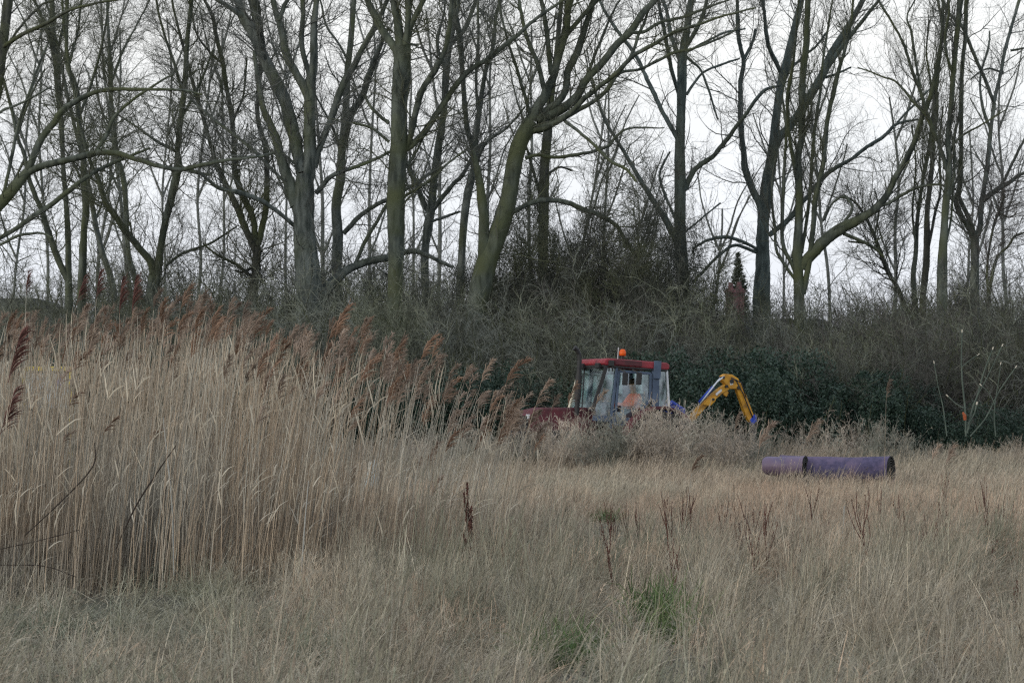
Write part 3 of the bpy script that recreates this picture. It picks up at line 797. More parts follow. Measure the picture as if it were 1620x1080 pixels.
gs = np.random.default_rng(31)
protos = []
for i in range(5):
    (v1, q1), (v2, q2) = shrub_mesh(5.0, 2.4, 32, gs, up=[0.02, -0.04, 0.10, 0.0, 0.06][i], dens=1.15)
    f_ = 5.0 / np.percentile(v2[:, 2], 99.3)
    v1, v2 = v1 * f_, v2 * f_
    protos.append(((v1, q1), (v2, q2)))
(v1, q1), (v2, q2) = shrub_mesh(5.0, 2.6, 26, gs, up=0.02, dens=1.2, lean=0.34, t2=0.35, k3=190, k4=420, wob=0.25)
f_ = 5.0 / np.percentile(v2[:, 2], 99.3)
protos.append(((v1 * f_, q1), (v2 * f_, q2)))
PM = {}


def shrub(name, D, px, topy, label, tm, pi, group, wid=1.0, bark='bark_dark'):
    h = CZ + (HY - topy) / F * D
    p = at(px, HY, D)
    p[2] = float(hgt(p[0], p[1]))
    root = empty(name, p, gs.uniform(0, 6.28))
    s = h / 5.0
    root.scale = (s * wid, s * wid, s)
    tag(root, label, 'shrub', group)
    key = (pi, tm)
    if key not in PM:
        (v1, q1), (v2, q2) = protos[pi]
        PM[key] = (np_mesh('stems', v1, q1, M[bark]), np_mesh('twigs', v2, q2, M[tm]))
    link('stems', PM[key][0], root)
    link('twigs', PM[key][1], root)
    return root


LB = {'a': ('bare twiggy shrub in the dark thicket left of the tractor', 'shrubs of the thicket left of the tractor'),
      'b': ('bare twiggy shrub in the thicket behind the tractor and its arm', 'shrubs of the thicket behind the tractor'),
      'c': ('bare upright shrub in the thicket behind the dark brambles at right', 'shrubs of the thicket at right')}
k = 0
for row, (D, dy, step) in enumerate([(72.5, 48, 38), (75.5, 12, 34), (82, -2, 38), (92, -6, 42)]):
    px = -40 + 20 * row
    while px < 1670:
        topb = np.interp(px, [0, 300, 420, 520, 600, 720, 850, 1050, 1150, 1300, 1400, 1620], [495, 472, 455, 445, 450, 445, 425, 455, 478, 465, 450, 432])
        ty = topb + dy + gs.normal(0, 16)
        zone = 'a' if px < 850 else 'b' if px < 1150 else 'c'
        if px < 640: ty -= [0, 10, 45, 85][row]
        if row == 0 and 1060 < px < 1480: ty = topb + 60 + gs.normal(0, 10)
        shrub('thicket_shrub', D + gs.uniform(-1.2, 1.2), px, ty, uniq(['nearest', 'second', 'third', 'fourth'][row] + ' row thicket shrub', px), ['twig', 'twig_olive', 'twig_brown'][k % 3] if zone != 'a' else ['twig', 'twig_olive'][k % 2], k % 5, LB[zone][1], wid=gs.uniform(0.7, 1.0))
        k += 1
        px += step * gs.uniform(0.8, 1.2)
# the tall domed hawthorn
for (px, ty, D, lab) in [(945, 240, 78, 'tall dense domed thorn bush behind the tractor cab, tallest shrub'), (905, 275, 79.5, 'dense thorn bush just left behind the tallest dome'), (985, 268, 79.5, 'dense thorn bush just right behind the tallest dome'), (1040, 390, 79, 'thorn bush pressed against the blue-grey trunk on its left side'), (868, 320, 80, 'thorn bush leaning on the left side of the tallest dome'), (1022, 310, 79, 'thorn bush filling the right side of the tallest dome'),
                         (818, 372, 79, 'dense shrub tangled round the foot of the leaning tree'), (1560, 400, 82, 'dense brown shrub at the foot of the y shaped tree'), (1600, 425, 79, 'dense brown shrub at the right edge of the photo')]:
    shrub('thorn_bush', D, px, ty, lab, 'twig', 5, None, wid=0.62)
    k += 1

# evergreen brambles: dark mound at right and low masses behind the tractor and reeds
LM = []
for i in range(4):
    me = leaf_mesh(2.6, 1.5, 1.1, 14000, gs, 0.038)
    me.materials.append(M['leaf'])
    LM.append(me)
IM = []
for i in range(3):
    me = leaf_mesh(2.6, 1.5, 1.1, 6000, gs, 0.04)
    me.materials.append(M['ivy'])
    IM.append(me)
(bv, bq), _ = shrub_mesh(2.5, 2.0, 18, gs)
BST = np_mesh('stems', bv, bq, M['bark_dark'])


def bramble(px, topy, D, i, label, group, meshes=LM, wid=1.0, cat='bush', name='bramble_bush'):
    h = CZ + (HY - topy) / F * D
    p = at(px, HY, D)
    p[2] = float(hgt(p[0], p[1])) - 0.05
    root = empty(name, p, gs.uniform(0, 6.28))
    s = h / 2.6
    root.scale = (s * wid, s * wid, s)
    tag(root, label, cat, group)
    link('foliage', meshes[i % len(meshes)], root)
    link('stems', BST, root)


for i, (px, ty) in enumerate([(1050, 590), (1095, 560), (1150, 552), (1205, 560), (1255, 566), (1310, 572), (1365, 590), (1420, 598), (1470, 612), (1120, 600), (1180, 590), (1240, 600), (1300, 600), (1360, 615), (1435, 630), (1510, 640), (1560, 650), (1610, 645)]):
    bramble(px, ty, 70.5 - (1.2 if i > 8 else 0) + gs.uniform(-0.4, 0.4), i, uniq('evergreen bramble, ' + ('front' if i > 8 else 'back') + ' of the mound', px), 'dark brambles of the mound at right', wid=0.95)
for i, (px, ty) in enumerate([(390, 560), (440, 590), (500, 600), (560, 590), (620, 600), (680, 595), (740, 600), (800, 590), (860, 585), (920, 600), (980, 600), (300, 570), (220, 560), (140, 570), (60, 560), (-10, 570)]):
    bramble(px, ty, 69.5 + gs.uniform(-0.4, 0.4), i, uniq('low dark evergreen bramble under the thicket', px), 'low brambles under the thicket', wid=1.05)
# ivy clad mass inside the thicket
for i, px in enumerate(range(380, 1640, 45)):
    bramble(px, gs.uniform(545, 580), 74.5 + gs.uniform(-0.7, 0.7), i, uniq('ivy covered scrub inside the thicket', px), 'ivy covered scrub in the thicket', IM, wid=0.8, name='ivy_scrub')
# the far wood that closes the view
n = 90
pxs = gs.uniform(-500, 2100, n)
V_, Q_ = [], []
vs, qs = protos[0][1]
far = []
for i in range(46):
    D = gs.uniform(118, 128)
    x = -32 + 64 * i / 45 + gs.normal(0, 0.5)
    (v1, q1), (v2, q2) = protos[i % 5]
    a = gs.uniform(0, 6.28)
    c, s = math.cos(a), math.sin(a)
    Rm = np.array([[c, -s, 0], [s, c, 0], [0, 0, 1]])
    px = x / D * F + CX
    hh = CZ + (HY - (np.interp(px, [0, 300, 700, 1000, 1150, 1300, 1620], [440, 440, 430, 440, 490, 490, 470]) + gs.normal(0, 12))) / F * D
    s_ = hh / 5
    far.append(((v2 @ Rm.T) * s_ + np.array([x, D, 0]), q2))
V_, Q_ = join_vf(far)
tag(link('far_wood', np_mesh('far_wood', V_, Q_, M['twig_brown'])), 'distant bare wood closing the view behind all the trees', 'wood', kind='stuff')
fv = []
n = 110000
P = np.stack([gs.uniform(-40, 40, n), gs.uniform(112, 117, n), 6.0 * gs.uniform(0, 1, n) ** 0.8], -1)
P[:, 2] *= 0.75 + 0.25 * np.sin(P[:, 0] * 0.9) * np.cos(P[:, 0] * 0.37)
s = 0.12 * gs.uniform(0.6, 1.4, n)
a = nrm(gs.normal(0, 1, (n, 3)))
b = nrm(np.cross(a, gs.normal(0, 1, (n, 3))))
V = np.stack([P - a * s[:, None], P + b * s[:, None] * 0.6, P + a * s[:, None], P - b * s[:, None] * 0.6], 1).reshape(-1, 3)
tag(link('far_hedge', np_mesh('far_hedge', V, np.arange(n * 4).reshape(n, 4), M['ivy'], False)), 'dark far hedge low behind the tree trunks', 'hedge', kind='stuff')


# conifer by the chimney
def conifer(px, topy, D, label):
    h = CZ + (HY - topy) / F * D
    p = at(px, HY, D)
    p[2] = 0
    root = empty('conifer', p)
    tag(root, label, 'tree')
    g = np.random.default_rng(5)
    P1, R1 = np.array([[[0, 0, 0], [0, 0, h * 0.5], [0, 0, h]]], float), np.array([[0.14, 0.09, 0.01]])
    V, Q = tubes(P1, R1, 8)
    link('trunk', np_mesh('trunk', V, Q, M['bark_dark']), root)
    n = 110
    z = g.uniform(0.15, 0.99, n)
    a = g.uniform(0, 6.28, n)
    L = (1 - z) * h * 0.22 + 0.15
    d = np.stack([np.cos(a), np.sin(a), np.full(n, 0.12)], -1)
    P2, R2 = grow(np.stack([0 * z, 0 * z, z * h], -1), d, L * g.uniform(0.7, 1.15, n), np.full(n, 0.015), 5, 0.08, -0.02, 0.3, g)
    nq = 14000
    zz = 1 - g.uniform(0, 1, nq) ** 0.6 * 0.9
    aa = g.uniform(0, 6.28, nq)
    rr = ((1 - zz) * h * 0.24 + 0.05) * np.sqrt(g.uniform(0.05, 1, nq)) * (0.78 + 0.3 * np.sin(aa * 4 + zz * 40) * np.sin(zz * 70))
    pq = np.stack([rr * np.cos(aa), rr * np.sin(aa), zz * h + 0.12 * rr], -1)
    av = nrm(np.stack([np.cos(aa), np.sin(aa), np.full(nq, 0.1)], -1) + g.normal(0, 0.35, (nq, 3)))
    bv_ = nrm(np.cross(av, g.normal(0, 1, (nq, 3))))
    sq = g.uniform(0.04, 0.10, nq)[:, None]
    V4 = np.stack([pq - av * sq, pq + bv_ * sq * 0.35, pq + av * sq, pq - bv_ * sq * 0.35], 1).reshape(-1, 3)
    V, Q = join_vf([tubes(P2, R2, 3), (V4, np.arange(nq * 4).reshape(nq, 4))])
    link('crown', np_mesh('crown', V, Q, M['ivy']), root)


conifer(1168, 398, 104, 'dark pointed conifer rising behind the brick chimney')

# ------------------------------------------------------------------ house and shed beyond the trees
M['brick'] = mat('brick', (0.19, 0.095, 0.10), (0.14, 0.075, 0.08), 9, world=False)
M['slate'] = mat('slate', (0.055, 0.06, 0.075), (0.035, 0.04, 0.05), 5)
M['pale_paint'] = mat('pale_paint', (0.6, 0.6, 0.56), (0.5, 0.5, 0.47), 5)
M['dark_glass'] = mat('dark_glass', (0.03, 0.035, 0.04), (0.02, 0.02, 0.025), 3, rough=0.1, spec=0.6)
D = 101
hx = (1195 - CX) / F * D
house = tag(empty('brick_house', (hx, D, 0), 0), 'brick house half hidden by the thicket, with a red chimney and slate roof', 'house')
hb = 1.5 + (HY - 530) / F * D
hr = 1.5 + (HY - 500) / F * D
MB().box((0, 3, hb / 2), (5.2, 6, hb)).build('wall', M['brick'], house)
rfm = MB()
rfm.add([(-2.8, -0.3, hb), (2.8, -0.3, hb), (2.8, 3, hr), (-2.8, 3, hr), (2.8, 6.3, hb), (-2.8, 6.3, hb), (-2.8, -0.3, hb - 0.1), (2.8, -0.3, hb - 0.1), (2.8, 6.3, hb - 0.1), (-2.8, 6.3, hb - 0.1)],
        [(0, 1, 2, 3), (3, 2, 4, 5), (0, 3, 5), (1, 4, 2), (6, 7, 1, 0), (8, 9, 5, 4), (7, 8, 4, 1), (9, 6, 0, 5), (6, 9, 8, 7)])
rfm.build('roof', M['slate'], house)
ch_top = 1.5 + (HY - 455) / F * D
cxx = (1165 - CX) / F * D - hx
MB().box((cxx, 0.7, (ch_top + hb) / 2 - 0.6), (0.62, 0.6, ch_top - hb + 1.2)).box((cxx, 0.7, ch_top - 0.12), (0.72, 0.7, 0.1)).build('chimney', M['brick'], house)
cp = MB()
for dx in (-0.15, 0.15): cp.lathe([(0.0, 0), (0.1, 0), (0.08, 0.25), (0.06, 0.25), (0.06, 0.02)], (cxx + dx, 0.7, ch_top - 0.02), 10, 'z')
cp.build('chimney_pot', M['brick'], house)
for dx in (-1.3, 1.3):
    wn = MB().box((dx, -0.03, 2.2), (0.95, 0.08, 1.1)).build('window', M['pale_paint'], house)
    MB().box((dx, -0.08, 2.2), (0.8, 0.03, 0.95)).build('pane', M['dark_glass'], wn)

M['dark_timber'] = mat('dark_timber', (0.05, 0.045, 0.04), (0.03, 0.03, 0.028), 4)
D = 98
shed = tag(empty('timber_shed', ((5 - CX) / F * D, D, 0)), 'dark low shed roof showing through trunks at the left edge, above the reeds', 'shed')
sh = 1.5 + (HY - 488) / F * D
st = 1.5 + (HY - 472) / F * D
MB().box((0, 1.5, sh / 2), (2.9, 3, sh)).build('wall', M['dark_timber'], shed)
MB().prism([(-1.65, sh), (1.65, sh), (1.65, sh + 0.12), (1.2, st), (-1.2, st), (-1.65, sh + 0.12)], -0.2, 3.2).build('roof', M['slate'], shed)
MB().box((0.3, -0.02, 1.1), (0.9, 0.06, 2.0)).build('door', M['dark_timber'], shed)

# ------------------------------------------------------------------ tractor
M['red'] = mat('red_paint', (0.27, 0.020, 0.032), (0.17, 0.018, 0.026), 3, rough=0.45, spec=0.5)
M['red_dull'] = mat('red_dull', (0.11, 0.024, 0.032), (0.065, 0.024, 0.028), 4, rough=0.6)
M['slate_blue'] = mat('slate_blue_trim', (0.085, 0.12, 0.18), (0.06, 0.085, 0.13), 5, rough=0.5)
M['black'] = mat('black_plastic', (0.02, 0.02, 0.022), (0.03, 0.03, 0.03), 6, rough=0.5)
M['rubber'] = mat('rubber', (0.03, 0.03, 0.03), (0.05, 0.045, 0.04), 5, rough=0.9)
M['cream'] = mat('cream_rim', (0.62, 0.58, 0.45), (0.5, 0.47, 0.38), 4, rough=0.5)
M['silver'] = mat('silver', (0.62, 0.65, 0.68), (0.5, 0.52, 0.55), 6, rough=0.35, metal=0.3)
M['yellow'] = mat('yellow_paint', (0.62, 0.31, 0.025), (0.40, 0.19, 0.02), 7, rough=0.5, spec=0.4, world=False, c3=(0.20, 0.11, 0.03), s3=3.0, d3=(0.56, 0.72))
M['blue'] = mat('blue_paint', (0.02, 0.06, 0.42), (0.02, 0.045, 0.3), 5, rough=0.4)
M['white_label'] = mat('white_label', (0.7, 0.7, 0.7), (0.6, 0.6, 0.6), 5)
M['orange_lens'] = mat('orange_lens', (0.85, 0.16, 0.02), (0.8, 0.12, 0.02), 5, rough=0.3, trans=0.3)
M['hivis'] = mat('hivis_orange', (0.95, 0.20, 0.07), (0.85, 0.15, 0.05), 9, rough=0.8, world=False)
M['skin'] = mat('skin', (0.50, 0.30, 0.22), (0.45, 0.26, 0.19), 9, rough=0.6)
M['hair'] = mat('hair', (0.05, 0.035, 0.025), None, 9)
M['trousers'] = mat('trousers', (0.03, 0.035, 0.06), None, 9)
gl = bpy.data.materials.new('cab_glass')
gl.use_nodes = True
t = gl.node_tree
t.nodes.clear()
o_ = t.nodes.new('ShaderNodeOutputMaterial')
tr = t.nodes.new('ShaderNodeBsdfTransparent')
tr.inputs[0].default_value = (0.85, 0.92, 0.9, 1)
gs_ = t.nodes.new('ShaderNodeBsdfGlossy')
gs_.inputs[0].default_value = (0.82, 0.88, 0.9, 1)
gs_.inputs[1].default_value = 0.08
dn = t.nodes.new('ShaderNodeTexNoise')
dn.inputs['Scale'].default_value = 2.5  # noise patches of gloss imitate broken reflections in the panes
mrn = t.nodes.new('ShaderNodeMapRange')
mrn.inputs[1].default_value = 0.38
mrn.inputs[2].default_value = 0.62
mrn.inputs[3].default_value = 0.02
mrn.inputs[4].default_value = 0.22
t.links.new(dn.outputs[0], mrn.inputs[0])
mi = t.nodes.new('ShaderNodeMixShader')
t.links.new(mrn.outputs[0], mi.inputs[0])
t.links.new(tr.outputs[0], mi.inputs[1])
t.links.new(gs_.outputs[0], mi.inputs[2])
t.links.new(mi.outputs[0], o_.inputs[0])
M['glass'] = gl

TD = 64.3
tp = at(975, HY, TD)
tractor = tag(empty('tractor', (tp[0], tp[1], 0.0)), 'red tractor with glazed cab and yellow hydraulic arm, parked in front of the thicket', 'tractor')
tractor.rotation_euler = (0, math.radians(-3.6), math.radians(202))
HW = 0.72
# chassis and bonnet
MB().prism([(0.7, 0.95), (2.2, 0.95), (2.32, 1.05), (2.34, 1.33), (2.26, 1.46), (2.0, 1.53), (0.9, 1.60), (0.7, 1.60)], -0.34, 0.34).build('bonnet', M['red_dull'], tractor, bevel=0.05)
MB().box((0.9, 0, 0.75), (3.4, 0.45, 0.45)).box((-0.6, 0, 0.85), (0.5, 1.2, 0.35)).box((1.75, 0, 0.6), (0.25, 1.3, 0.16)).build('chassis', M['black'], tractor, bevel=0.03)
MB().prism([(2.35, 1.02), (2.38, 1.02), (2.38, 1.32), (2.35, 1.32)], -0.27, 0.27).build('grille', M['black'], tractor)
for s in (-1, 1):
    MB().box((2.34, s * 0.24, 1.30), (0.07, 0.13, 0.11)).build('headlight', M['silver'], tractor, bevel=0.02)
# cab
cab = empty('cab', (0, 0, 0))
cab.parent = tractor
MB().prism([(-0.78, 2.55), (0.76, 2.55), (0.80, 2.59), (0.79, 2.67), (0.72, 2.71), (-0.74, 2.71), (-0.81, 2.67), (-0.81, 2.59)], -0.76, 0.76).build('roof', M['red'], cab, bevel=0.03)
MB().box((0.64, 0.79, 2.60), (0.12, 0.08, 0.13)).bar((0.62, 0.8, 2.56), (0.60, 0.80, 2.42), 0.03, 0.03).build('roof_bracket', M['black'], cab, bevel=0.01)
MB().box((-0.02, 0.74, 2.535), (1.48, 0.05, 0.04)).box((0.74, 0, 2.54), (0.05, 1.4, 0.04)).build('gutter', M['black'], cab)
MB().box((0.22, 0.785, 2.635), (0.66, 0.03, 0.12)).build('roof_panel', M['red_dull'], cab, bevel=0.012)
MB().box((-0.50, 0.78, 2.53), (0.17, 0.05, 0.4)).build('pillar_cap', M['slate_blue'], cab, bevel=0.012)
MB().box((0.80, 0.45, 2.54), (0.1, 0.2, 0.12)).build('work_light', M['black'], cab, bevel=0.02)
MB().box((0.80, -0.45, 2.54), (0.1, 0.2, 0.12)).build('work_light', M['black'], cab, bevel=0.02)
for s in (-1, 1):
    MB().bar((0.72, s * HW, 2.54), (0.98, s * 0.66, 1.50), 0.07, 0.08).build('front_pillar', M['cream'] if s < 0 else M['black'], cab, bevel=0.01)  # far post in cream: gleam of low sun put into its colour
    MB().bar((0.47, s * HW, 2.54), (0.55, s * HW, 1.15), 0.06, 0.06).build('door_pillar', M['slate_blue'], cab, bevel=0.01)
    MB().bar((-0.48, s * HW, 2.54), (-0.54, s * HW, 1.45), 0.08, 0.17).build('centre_pillar', M['slate_blue'], cab, bevel=0.01)
    MB().bar((-0.76, s * HW, 2.54), (-0.88, s * HW, 1.60), 0.05, 0.05).build('rear_pillar', M['silver'], cab, bevel=0.01)
    # door frame and glass
    df = MB()
    pts = [(0.42, 2.44), (-0.36, 2.44), (-0.38, 1.85), (-0.20, 1.62), (-0.02, 1.28), (0.45, 1.24)]
    for i in range(6):
        a, b = pts[i], pts[(i + 1) % 6]
        df.bar((a[0], s * (HW + 0.015), a[1]), (b[0], s * (HW + 0.015), b[1]), 0.05, 0.055)
    dr = df.build('door', M['slate_blue'], cab, bevel=0.008)
    MB().prism([(x, z) for x, z in pts], s * (HW - 0.006), s * (HW + 0.006)).build('door_glass', M['glass'], dr)
    MB().box((0.36, s * (HW + 0.05), 1.6), (0.04, 0.03, 0.14)).build('handle', M['black'], dr)
    MB().prism([(0.70, 2.50), (0.50, 2.50), (0.57, 1.42), (0.97, 1.42)], s * (HW - 0.022), s * (HW - 0.012)).build('front_side_glass', M['glass'], cab)
    MB().prism([(-0.56, 2.50), (-0.76, 2.50), (-0.87, 1.62), (-0.62, 1.62)], s * (HW - 0.022), s * (HW - 0.012)).build('rear_side_glass', M['glass'], cab)
    MB().box((0.5, s * HW, 1.36), (0.95, 0.06, 0.12)).build('lower_frame', M['slate_blue'], cab)
MB().add([(0.745, -0.69, 2.5), (0.745, 0.69, 2.5), (1.0, 0.63, 1.48), (1.0, -0.63, 1.48), (0.735, -0.69, 2.5), (0.735, 0.69, 2.5), (0.99, 0.63, 1.48), (0.99, -0.63, 1.48)],
         [(0, 1, 2, 3), (7, 6, 5, 4), (0, 4, 5, 1), (1, 5, 6, 2), (2, 6, 7, 3), (3, 7, 4, 0)]).build('windscreen', M['glass'], cab)
MB().add([(-0.78, -0.69, 2.5), (-0.78, 0.69, 2.5), (-0.89, 0.69, 1.6), (-0.89, -0.69, 1.6), (-0.77, -0.69, 2.5), (-0.77, 0.69, 2.5), (-0.88, 0.69, 1.6), (-0.88, -0.69, 1.6)],
         [(0, 1, 2, 3), (7, 6, 5, 4), (0, 4, 5, 1), (1, 5, 6, 2), (2, 6, 7, 3), (3, 7, 4, 0)]).build('rear_window', M['glass'], cab)
MB().bar((0.72, -0.7, 2.5), (0.72, 0.7, 2.5), 0.05, 0.05).bar((0.745, -0.45, 2.49), (0.99, 0.1, 1.5), 0.03, 0.03).build('wiper_rail', M['black'], cab)
MB().box((0, 0, 1.05), (1.8, 1.4, 0.1)).box((-0.84, 0, 1.35), (0.1, 1.4, 0.48)).build('floor', M['black'], cab)
MB().prism([(-0.55, 1.12), (-0.05, 1.12), (-0.02, 1.42), (-0.38, 1.44), (-0.52, 2.02), (-0.66, 2.0), (-0.58, 1.4)], -0.25, 0.25).build('seat', M['black'], cab, bevel=0.04)
MB().tube([(0.62, 0, 1.1), (0.42, 0, 1.72)], 0.03).lathe([(0.19, -0.015), (0.205, 0), (0.19, 0.015), (0.175, 0), (0.19, -0.015)], (0.42, 0, 1.74), 20, 'z').build('steering_wheel', M['black'], cab)
# beacon, whip, exhaust, mirrors
bc = MB().tube([(0.25, 0.5, 2.69), (0.25, 0.5, 2.80)], 0.035).build('beacon', M['black'], tractor)
MB().lathe([(0.0, 0.0), (0.072, 0.0), (0.078, 0.05), (0.07, 0.11), (0.04, 0.145), (0.0, 0.15)], (0.25, 0.5, 2.80), 18, 'z').build('lens', M['orange_lens'], bc, smooth=True)
MB().tube([(0.36, 0.5, 2.69), (0.36, 0.5, 2.98)], 0.01, 6).build('aerial', M['silver'], tractor)
MB().tube([(1.25, 0.42, 1.4), (1.25, 0.42, 1.95), (1.25, 0.42, 2.62), (1.27, 0.42, 2.76), (1.33, 0.42, 2.86), (1.40, 0.42, 2.90)], [0.055, 0.06, 0.05, 0.05, 0.055, 0.06], 14).build('exhaust', M['black'], tractor)
MB().tube([(1.25, 0.42, 1.75), (1.25, 0.42, 2.3)], 0.075, 14).build('silencer', M['black'], tractor)
for (mx_, mz) in ((0.34, 2.25), (0.0, 2.28)):
    mm = MB().bar((mx_ + 0.1, HW + 0.03, 2.5), (mx_, HW + 0.2, 2.42), 0.02, 0.02).build('mirror', M['black'], tractor)
    MB().box((mx_, HW + 0.2, mz + 0.02), (0.13, 0.05, 0.28)).build('mirror_case', M['black'], mm, bevel=0.02)
# mudguards
for s in (-1, 1):
    fg = MB()
    prof = []
    for a in np.linspace(math.radians(15), math.radians(150), 12): prof.append((-0.6 + 0.92 * math.cos(a), 0.80 + 0.92 * math.sin(a)))
    for a in np.linspace(math.radians(150), math.radians(15), 12): prof.append((-0.6 + 0.86 * math.cos(a), 0.80 + 0.86 * math.sin(a)))
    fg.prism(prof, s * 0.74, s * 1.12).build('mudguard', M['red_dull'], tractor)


def wheel(x, y, r, wd, rim):
    wt = empty('wheel', (x, y, r))
    wt.parent = tractor
    h = wd / 2
    MB().lathe([(r * 0.55, -h * 0.8), (r * 0.8, -h), (r * 0.94, -h * 0.9), (r * 0.96, 0), (r * 0.94, h * 0.9), (r * 0.8, h), (r * 0.55, h * 0.8)], (0, 0, 0), 36).build('tyre', M['rubber'], wt, smooth=True)
    lug = MB()
    for j in range(22):
        a = 2 * math.pi * j / 22
        for s in (-1, 1):
            p1 = (r * 0.965 * math.cos(a), s * h * 0.05, r * 0.965 * math.sin(a))
            a2 = a + 0.16
            p2 = (r * 0.955 * math.cos(a2), s * h * 0.95, r * 0.955 * math.sin(a2))
            lug.bar(p1, p2, 0.05, 0.06, up=(math.cos(a), 0, math.sin(a)))
    lug.build('tread', M['rubber'], wt)
    MB().lathe([(0.0, h * 0.25), (r * 0.2, h * 0.3), (r * 0.25, h * 0.1), (r * 0.48, h * 0.1), (r * 0.53, h * 0.75), (r * 0.57, h * 0.82), (r * 0.57, -h * 0.82), (r * 0.5, -h * 0.7), (0.0, -h * 0.5)], (0, 0, 0), 30).build('rim', M[rim], wt, smooth=False)


for s in (-1, 1):
    wheel(-0.6, s * 0.93, 0.80, 0.42, 'cream')
    wheel(1.75, s * 0.80, 0.52, 0.32, 'cream')


# hydraulic arm: local x from photo column, z from photo row (undoing the body's pitch)
def al(px, py, y=0.0):
    x = -(px - 975) / 65.0
    return (x, y, 1.5 + (655 - py) / 70.0 + 0.063 * (-x))


arm = empty('hydraulic_arm', (0, 0, 0))
arm.parent = tractor
MB().bar((-1.05, 0, 1.0), (-1.55, 0, 1.0), 0.9, 0.3).bar((-1.3, 0, 0.9), (-1.3, 0, 1.75), 0.5, 0.35).build('mounting_frame', M['blue'], arm, bevel=0.03)
MB().tube([(-1.0, 0.15, 1.72), (-1.2, 0.15, 1.85), (-1.45, 0.15, 1.72), (-1.5, 0.1, 1.5)], 0.05, 10).tube([(-1.0, -0.05, 1.7), (-1.25, -0.05, 1.8), (-1.5, -0.05, 1.62)], 0.045, 10).build('hose', M['blue'], arm, smooth=True)


def plate(pts, hw, name, m, parent=arm, bevel=0.012):
    return MB().prism([(al(*p)[0], al(*p)[2]) for p in pts], -hw, hw).build(name, m, parent, bevel=bevel)


plate([(1076, 672), (1086, 675), (1112, 644), (1140, 620), (1152, 613), (1146, 604), (1134, 612), (1108, 634)], 0.07, 'lower_boom', M['yellow'])
plate([(1106, 640), (1118, 642), (1126, 634), (1127, 628), (1116, 628)], 0.10, 'boom_bracket', M['yellow'])
plate([(1139, 622), (1146, 627), (1149, 620), (1144, 614)], 0.05, 'link_bracket', M['yellow'])
plate([(1136, 593), (1141, 590), (1152, 591), (1162, 597), (1167, 607), (1162, 614), (1150, 614), (1141, 606), (1136, 600)], 0.09, 'elbow', M['yellow'])
plate([(1148, 603), (1153, 602), (1154, 607), (1149, 608)], 0.095, 'warning_label', M['white_label'], bevel=0)
plate([(1157, 606), (1168, 604), (1178, 624), (1193, 658), (1186, 668), (1178, 655), (1167, 628)], 0.065, 'upper_boom', M['yellow'])
plate([(1186, 664), (1192, 655), (1197, 657), (1198, 666), (1190, 672)], 0.075, 'swivel_joint', M['blue'])
plate([(1126, 622), (1135, 614), (1137, 617), (1128, 625)], 0.074, 'boom_label', M['white_label'], bevel=0)
MB().tube([al(1135, 597, 0.0), al(1121, 614, 0.0)], 0.022, 8).build('ram_rod', M['silver'], arm, smooth=True)
MB().tube([al(1124, 611, 0.0), al(1103, 636, 0.0)], 0.042, 10).build('ram_cylinder', M['blue'], arm, smooth=True)
MB().tube([al(1138, 594, 0.1), al(1126, 603, 0.13), al(1110, 625, 0.12), al(1100, 640, 0.08)], 0.018, 6).build('hydraulic_hose', M['silver'], arm, smooth=True)
for (q, rr_) in (((1151, 602), 0.05), ((1143, 610), 0.035), ((1163, 612), 0.04), ((1082, 668), 0.05), ((1122, 631), 0.03), ((1137, 596), 0.03)):
    c_ = al(*q)
    MB().lathe([(0.0, -0.12), (rr_, -0.12), (rr_, 0.12), (0.0, 0.12)], c_, 12).build('pivot_pin', M['black'], arm)
MB().tube([al(1158, 600, 0.09), al(1171, 622, 0.11), al(1182, 645, 0.10), al(1190, 660, 0.08)], 0.014, 6).tube([al(1150, 596, 0.1), al(1166, 604, 0.13), al(1176, 628, 0.12)], 0.014, 6).build('pressure_hose', M['black'], arm, smooth=True)
hd = MB()
e1 = al(1193, 668)
hd.bar((e1[0], 0, e1[2]), (e1[0] - 0.05, 0, 0.8), 0.14, 0.14)
hd.prism([(e1[0] - 0.35, 0.35), (e1[0] + 0.3, 0.35), (e1[0] + 0.32, 0.7), (e1[0] + 0.1, 0.86), (e1[0] - 0.2, 0.86), (e1[0] - 0.36, 0.65)], -0.6, 0.6)
hd.build('cutting_head', M['black'], arm, bevel=0.02)


# ------------------------------------------------------------------ person (driver)
def skin_mesh(nodes, edges, name, m, sub=2):
    me = bpy.data.meshes.new(name)
    me.from_pydata([n[:3] for n in nodes], edges, [])
    o = bpy.data.objects.new('tmp', me)
    COL.objects.link(o)
    sk = o.modifiers.new('s', 'SKIN')
    sk.use_smooth_shade = True
    for i, n_ in enumerate(nodes):
        r = n_[3]
        me.skin_vertices[0].data[i].radius = (r, n_[4] if len(n_) > 4 else r)
    me.skin_vertices[0].data[0].use_root = True
    sb = o.modifiers.new('u', 'SUBSURF')
    sb.levels = sub
    sb.render_levels = sub
    dg = bpy.context.evaluated_depsgraph_get()
    me2 = bpy.data.meshes.new_from_object(o.evaluated_get(dg))
    bpy.data.objects.remove(o)
    me2.name = name
    me2.materials.clear()
    me2.materials.append(m)
    return me2


